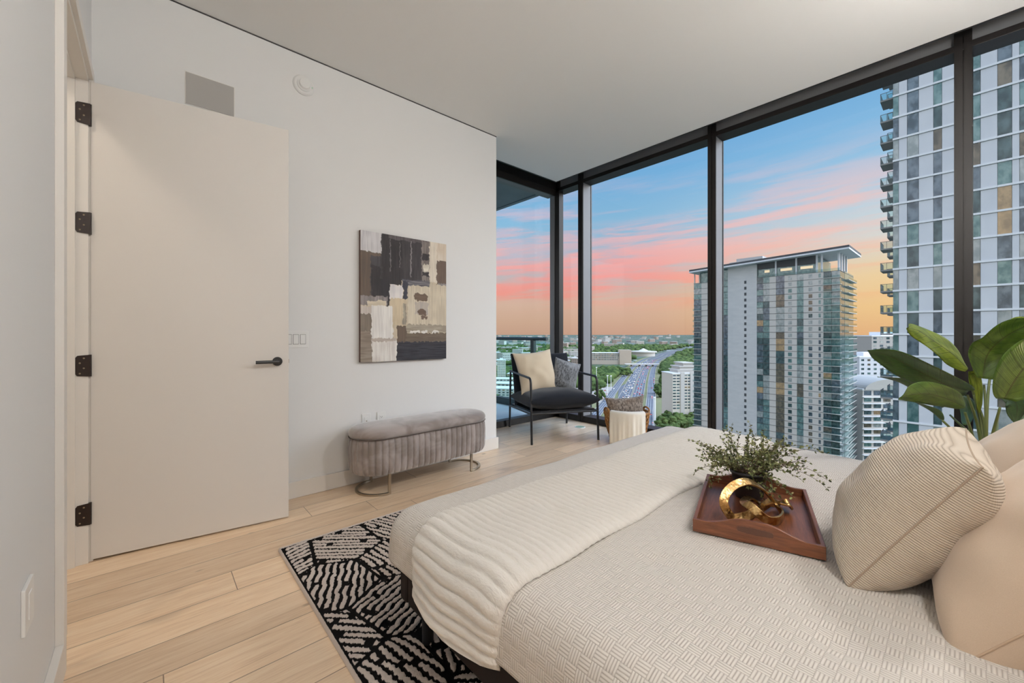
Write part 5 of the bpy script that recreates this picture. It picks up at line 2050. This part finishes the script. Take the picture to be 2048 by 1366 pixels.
# ---- highway
line = [(40, 200), (62, 275), (114, 427), (178, 607), (270, 870), (377, 1160), (510, 1481), (640, 1740), (790, 2046), (1238, 2777), (1584, 3240), (2100, 3700)]
LP = bezier([Vector((a, b, 0)) for a, b in line], 10)


def offset_line(o0, o1=None, z=0.4, a=0, b_=None):
    out = []
    pts = LP[a:b_]
    for i, p in enumerate(pts):
        t = (pts[min(i + 1, len(pts) - 1)] - pts[max(i - 1, 0)]).normalized()
        nrm = Vector((t.y, -t.x, 0))
        f = i / (len(pts) - 1)
        q = p + nrm * (o0 + ((o1 if o1 is not None else o0) - o0) * f)
        out.append((q, t, nrm))
    return out


def ribbon(mb, o0, wd, z, o1=None, a=0, b_=None):
    L_ = offset_line(o0, o1, z, a, b_)
    vs = []
    for q, t, nn in L_:
        for s_ in (-1, 1):
            w = q + nn * wd / 2 * s_
            vs.append(cz(w.x, w.y, GZ0 + z))
    mb.add(vs, [(2 * i, 2 * i + 1, 2 * i + 3, 2 * i + 2) for i in range(len(L_) - 1)])
    return mb


M['asphalt'] = mat('asphalt', rough=0.9, spec=0.1, build=lambda n, b: n.L.new(n.mix(n.noise(geo_pos(n), 0.05, 4), lin(84, 90, 100), lin(118, 120, 124)), b.inputs['Base Color']))
M['verge'] = mat('dry_verge', rough=1.0, spec=0.0, build=lambda n, b: n.L.new(n.mix(n.noise(geo_pos(n), 0.02, 4), lin(140, 132, 106), lin(104, 118, 82)), b.inputs['Base Color']))
M['barrier'] = mat('concrete_barrier', lin(160, 154, 146), 0.9)
hw = thing('highway', 'wide multi lane highway running to the horizon through the trees', 'road', cz(178, 607, GZ0))
oh = cz(178, 607, GZ0)
wpart(ribbon(MB(), 0, 96, 0.15, a=0, b_=75), 'verge', M['verge'], hw, oh)
for nm, o0, wd, o1 in (('carriageway', -9, 16.5, -9), ('carriageway', 9.4, 16.5, 9.4), ('frontage_road', -33, 12, -24), ('frontage_road', 30, 12, 26)):
    rb2 = wpart(ribbon(MB(), o0, wd, 0.5, o1), nm, M['asphalt'], hw, oh)
    bq = MB()
    for s_ in (-1, 1):
        ribbon(bq, o0 + s_ * wd / 2, 0.9, 1.3, o1 + s_ * wd / 2)
    wpart(bq, 'barrier', M['barrier'], rb2, oh)
    lq = MB()
    for k in (-0.25, 0, 0.25):
        ribbon(lq, o0 + k * wd, 0.22, 0.56, o1 + k * wd, a=15, b_=60)
    wpart(lq, 'lane_lines', M['tw_slab'], rb2, oh)
# slip road curving off on the left, and the bridge across
sp_ = bezier([cz(80, 330, GZ0 + .6), cz(108, 440, GZ0 + .6), cz(150, 560, GZ0 + .6), cz(196, 720, GZ0 + .6), cz(236, 800, GZ0 + .6)], 8)
vs = []
for i, p in enumerate(sp_):
    t = (sp_[min(i + 1, len(sp_) - 1)] - sp_[max(i - 1, 0)]).normalized()
    nn = Vector((t.y, -t.x, 0)) * 4.5
    vs += [p - nn, p + nn]
wpart(MB().add(vs, [(2 * i, 2 * i + 1, 2 * i + 3, 2 * i + 2) for i in range(len(sp_) - 1)]), 'slip_road', M['asphalt'], hw, oh)
bc_ = cz(395, 1190, GZ0)
bd = thing('road_bridge', 'concrete bridge crossing the highway where it enters the trees', 'bridge', bc_, R(-41.8))
MB().box(-62, 62, -8, 8, 6.0, 7.6).build('deck', M['barrier'], bd)
MB().box(-62, 62, -8.4, -7.8, 7.6, 8.8).box(-62, 62, 7.8, 8.4, 7.6, 8.8).build('parapet', M['tw_slab'], bd)
for x in (-44, -20, 0, 19, 44):
    MB().box(x - 1, x + 1, -6, 6, 0, 6).build('pier', M['barrier'], bd)

# ---- cars
carm = [mat('car_paint_' + k, lin(*c), 0.35, spec=0.5) for k, c in (('white', (232, 232, 232)), ('silver', (170, 174, 178)), ('black', (40, 42, 46)), ('red', (150, 40, 36)), ('blue', (60, 84, 120)))]
headl = mat('headlight', (1, 1, 1, 1), 0.3, emit=(1, 0.95, 0.85, 1), estr=8)
taill = mat('taillight', lin(200, 30, 24), 0.3, emit=(1, 0.10, 0.07, 1), estr=6)
carglass = mat('car_glass', lin(34, 40, 46), 0.1, spec=0.6)


def car_mesh(mt):
    q = MB()
    side = [(-2.3, 0.35), (-2.3, 0.85), (-2.1, 1.0), (2.0, 0.92), (2.3, 0.75), (2.3, 0.35)]
    vs = [(x, s_ * 0.92, z) for s_ in (-1, 1) for x, z in side]
    k = len(side)
    q.add(vs, [tuple(range(k))[::-1], tuple(range(k, 2 * k))] + [(i, (i + 1) % k, k + (i + 1) % k, k + i) for i in range(k)], 0)
    cab = [(-1.7, 0.95), (-1.2, 1.48), (0.4, 1.50), (1.1, 0.95)]
    vs = [(x, s_ * (0.80 if z > 1.2 else 0.9), z) for s_ in (-1, 1) for x, z in cab]
    q.add(vs, [(3, 2, 1, 0), (4, 5, 6, 7)] + [(i, (i + 1) % 4, 4 + (i + 1) % 4, 4 + i) for i in range(4)], 1)
    q.box(-1.1, 0.3, -0.78, 0.78, 1.48, 1.53, mi=0)
    for x in (-1.4, 1.4):
        for y in (-0.85, 0.75):
            q.box(x - 0.32, x + 0.32, y, y + 0.12, 0.0, 0.62, mi=4)
    for y in (-0.62, 0.62):
        q.box(2.28, 2.34, y - 0.22, y + 0.22, 0.55, 0.78, mi=2)
        q.box(-2.34, -2.28, y - 0.24, y + 0.24, 0.62, 0.86, mi=3)
    return q.build('car', [mt, carglass, headl, taill, M['louver']])


cars = [car_mesh(m_) for m_ in carm]
used = [False] * 5
desc = ['white', 'silver', 'black', 'red', 'blue']


def put_car(p, ang_, label, group, k=None):
    k = tr_.choices(range(5), (5, 4, 3, 1, 1))[0] if k is None else k
    if used[k]:
        c = cars[k].copy()
        col.objects.link(c)
    else:
        c = cars[k]
        used[k] = True
    c.location = p
    c.rotation_euler = (0, 0, ang_)
    tag(c, desc[k] + ' ' + label, 'car', group + ' (' + desc[k] + ')')


for o0, wd, dirn, num, label, grp in ((-9, 16.5, -1, 118, 'car coming towards us with headlights on the busy highway', 'oncoming cars'),
                                      (9.4, 16.5, 1, 84, 'car driving away with red tail lights on the highway', 'departing cars'),
                                      (-33, 12, -1, 10, 'car on the frontage road left of the highway', 'left frontage cars'), (30, 12, 1, 14, 'car on the frontage road right of the highway', 'right frontage cars')):
    L_ = offset_line(o0, None, b_=70)
    for i in range(num):
        f = 14 + (len(L_) - 16) * (tr_.random() ** 1.15) * (0.86 if num > 20 else 0.5)
        a = int(f)
        q = L_[a][0].lerp(L_[a + 1][0], f - a)
        lane = (int(tr_.random() * 4) - 1.5) * 0.23 * wd if num > 20 else tr_.choice((-3, 0, 3))
        q = q + L_[a][2] * lane
        t = L_[a][1] * dirn
        tw_ = FW * t.y + RT * t.x
        put_car(cz(q.x, q.y, GZ0 + 0.55), math.atan2(tw_.y, tw_.x), label, grp)
for i in range(34):
    u, v = 1168 + (i % 12) * 4.2 + tr_.uniform(-1, 1), 781 + (i // 12) * 8 + tr_.uniform(-1, 1)
    put_car(gnd(u, v) + Vector((0, 0, 0.25)), R(20) + tr_.choice((0, math.pi)), 'car parked in the lot left of the highway', 'parked cars')
lot = MB().add([gnd(1150, 806) + Vector((0, 0, .2)), gnd(1226, 806) + Vector((0, 0, .2)), gnd(1236, 774) + Vector((0, 0, .2)), gnd(1150, 774) + Vector((0, 0, .2))], [(0, 1, 2, 3)]).build('parking_lot', M['barrier'])
tag(lot, 'pale paved parking lot left of the highway', 'parking lot')

# ---- tall light masts
for i, (u, v, h_) in enumerate([(1215, 792, 32), (1193, 770, 34), (1222, 782, 26), (1309, 862, 34)]):
    p = gnd(u, v)
    ms = thing('light_mast', ['tall pale light mast beside the parking lot', 'thin light mast beyond the parking lot', 'short light mast close to the slip road', 'pale lattice mast above the basket, nearest the bed'][i], 'mast', p)
    MB().tube([(0, 0, 0), (0, 0, h_)], [0.6, 0.35] if i < 3 else [1.4, 1.1], 8).build('pole', M['tw_slab'], ms)
    MB().box(-2.2, 2.2, -0.4, 0.4, h_ - 1, h_).build('lamp_head', M['tw_slab'], ms)

# ---- trees: a wood nobody could count, and single trees in the foreground of the city
ico = bmesh.new()
bmesh.ops.create_icosphere(ico, subdivisions=2, radius=1.0)
iv = np.array([v.co[:] for v in ico.verts])
if_ = np.array([[v.index for v in f.verts] for f in ico.faces])
ico.free()
ico = bmesh.new()
bmesh.ops.create_icosphere(ico, subdivisions=1, radius=1.0)
iv1 = np.array([v.co[:] for v in ico.verts])
if1 = np.array([[v.index for v in f.verts] for f in ico.faces])
ico.free()
tn = np.random.RandomState(9)


def b_tree(n, b):
    p = geo_pos(n)
    c = n.mix(n.smooth(n.noise(p, 0.035, 4, 0.6), 0.35, 0.65), lin(50, 68, 40), lin(92, 108, 62))
    c = n.mix(n.m('MULTIPLY', n.smooth(n.noise(p, 0.9, 3), 0.4, 0.7), 0.5), c, lin(66, 84, 48))
    n.L.new(c, b.inputs['Base Color'])


M['tree'] = mat('foliage', rough=0.95, spec=0.05, build=b_tree)


def hwx(d_):
    for i in range(len(LP) - 1):
        if LP[i].y <= d_ <= LP[i + 1].y:
            return LP[i].x + (LP[i + 1].x - LP[i].x) * (d_ - LP[i].y) / max(1e-6, LP[i + 1].y - LP[i].y)
    return LP[-1].x if d_ > LP[-1].y else LP[0].x


pos = []
patch = []


def scatter(num, d0, d1, lo, hi, rmin, rmax):
    """lo/hi: lateral offset from the highway centre at the near and far end"""
    for _ in range(num):
        f = tn.rand() ** 0.75
        d_ = d0 + (d1 - d0) * f
        w = tn.rand()
        x = hwx(d_) + (lo[0] + (lo[1] - lo[0]) * f) * (1 - w) + (hi[0] + (hi[1] - hi[0]) * f) * w
        patch.append(num + d0)
        pos.append((x, d_, rmin + (rmax - rmin) * (0.4 * f + 0.6 * tn.rand())))


scatter(1500, 690, 1500, (52, 55), (260, 620), 8, 13)
scatter(1700, 1300, 3300, (60, 60), (620, 1500), 10, 17)
scatter(700, 720, 1050, (-300, -380), (-55, -52), 8, 13)
scatter(1500, 1250, 3200, (-900, -1500), (-70, -70), 10, 17)
scatter(500, 330, 620, (64, 80), (140, 250), 5, 9)
scatter(500, 500, 1400, (-420, -1100), (-110, -300), 6, 12)
pos = np.array(pos)
patch = np.array(patch)
# keep the forest off the buildings
keep = np.ones(len(pos), bool)
for c, rr in ((E_, 78), (F_, 30), (R_, 60), (T_, 20)):
    xc = c.x * RT.x + c.y * RT.y
    dc = c.x * FW.x + c.y * FW.y
    keep &= ((pos[:, 0] - xc) ** 2 + (pos[:, 1] - dc) ** 2) > rr ** 2
    # nor right in front of them
    keep &= ~((np.abs(pos[:, 0] / pos[:, 1] - xc / dc) < rr / dc * 0.9) & (pos[:, 1] < dc) & (pos[:, 1] > dc * 0.9))
pos = pos[keep]
patch = patch[keep]
nt = len(pos)
wx = pos[:, 1:2] * np.array([[FW.x, FW.y]]) + pos[:, 0:1] * np.array([[RT.x, RT.y]])
sc_ = pos[:, 2][:, None]
jit = 1 + 0.30 * (tn.rand(nt, len(iv1)) - 0.5)
V_ = iv1[None] * jit[..., None] * np.stack([sc_[:, 0], sc_[:, 0], sc_[:, 0] * 0.75], -1)[:, None, :]
V_ = V_ + np.concatenate([wx, (GZ0 + pos[:, 2:3] * 0.55)], 1)[:, None, :]
wl = {2190: 'dense woodland right of the highway behind the cream condominium', 3000: 'distant woodland right of the highway bend', 1420: 'woodland left of the highway beside the parking lot',
      2750: 'distant woodland left of the highway behind the long office block', 830: 'trees below, right of the highway and before the cream condominium', 1000: 'woodland among the town blocks below the balcony railing'}
for key_, lab_ in wl.items():
    sel = V_[patch == key_]
    if len(sel) == 0:
        continue
    F_all = (if1[None] + (np.arange(len(sel)) * len(iv1))[:, None, None]).reshape(-1, 3)
    fo_ = np_mesh('woodland', sel.reshape(-1, 3), F_all, M['tree'], smooth=False)
    tag(fo_, lab_, 'woodland', kind='stuff')

tcache = []
for k in range(3):
    vs, fs = [], []
    for b__ in range(22):
        c = np.array([tn.normal() * 2.6, tn.normal() * 2.6, 7 + tn.normal() * 1.5])
        r_ = 1.5 + tn.rand() * 1.5
        v_ = iv1 * r_ * (1 + 0.4 * (tn.rand(len(iv1), 1) - 0.5)) + c
        fs += [tuple(int(q) + len(vs) for q in f) for f in if1]
        vs += [tuple(v) for v in v_]
    tcache.append((vs, fs))
tprot = {}
tspots = [(1393 - tr_.uniform(0, 75), tr_.uniform(838, 880)) for _ in range(26)] + [(tr_.uniform(1165, 1200), tr_.uniform(765, 800)) for _ in range(8)] + \
         [(tr_.uniform(988, 1020), tr_.uniform(786, 830)) for _ in range(14)] + [(tr_.uniform(1318, 1340), tr_.uniform(775, 800)) for _ in range(8)] + [(tr_.uniform(1240, 1262), tr_.uniform(740, 760)) for _ in range(6)]
for i, (u, v) in enumerate(tspots):
    k = i % 3
    if k not in tprot:
        rt_ = thing('tree', None, None, (0, 0, 0))
        cr_ = MB().add(*tcache[k]).build('crown', M['tree'], rt_)
        tk = MB().tube([(0, 0, 0), (0, 0, 6)], [0.5, 0.3], 7).build('trunk', mat('bark', lin(88, 76, 64), 0.9), rt_)
        tprot[k] = (rt_, cr_, tk)
        ob = rt_
    else:
        rt_, cr_, tk = tprot[k]
        ob = rt_.copy()
        col.objects.link(ob)
        for q in (cr_, tk):
            c = q.copy()
            col.objects.link(c)
            c.parent = ob
    ob.location = gnd(u, v)
    s_ = tr_.uniform(0.9, 1.4)
    ob.scale = (s_, s_, s_)
    ob.rotation_euler.z = tr_.uniform(0, 6)
    if i < 26:
        lab, gp_ = 'round green tree below the window, near the cream condominium', 'trees near the condominium'
    elif i < 34 or i >= 56:
        lab, gp_ = 'round green tree beside the parking lot and slip road', 'trees by the parking lot'
    elif i < 48:
        lab, gp_ = 'round green tree below the balcony railing', 'trees below the balcony'
    else:
        lab, gp_ = 'round green tree right of the highway lanes', 'trees right of the highway'
    tag(ob, lab, 'tree', gp_)
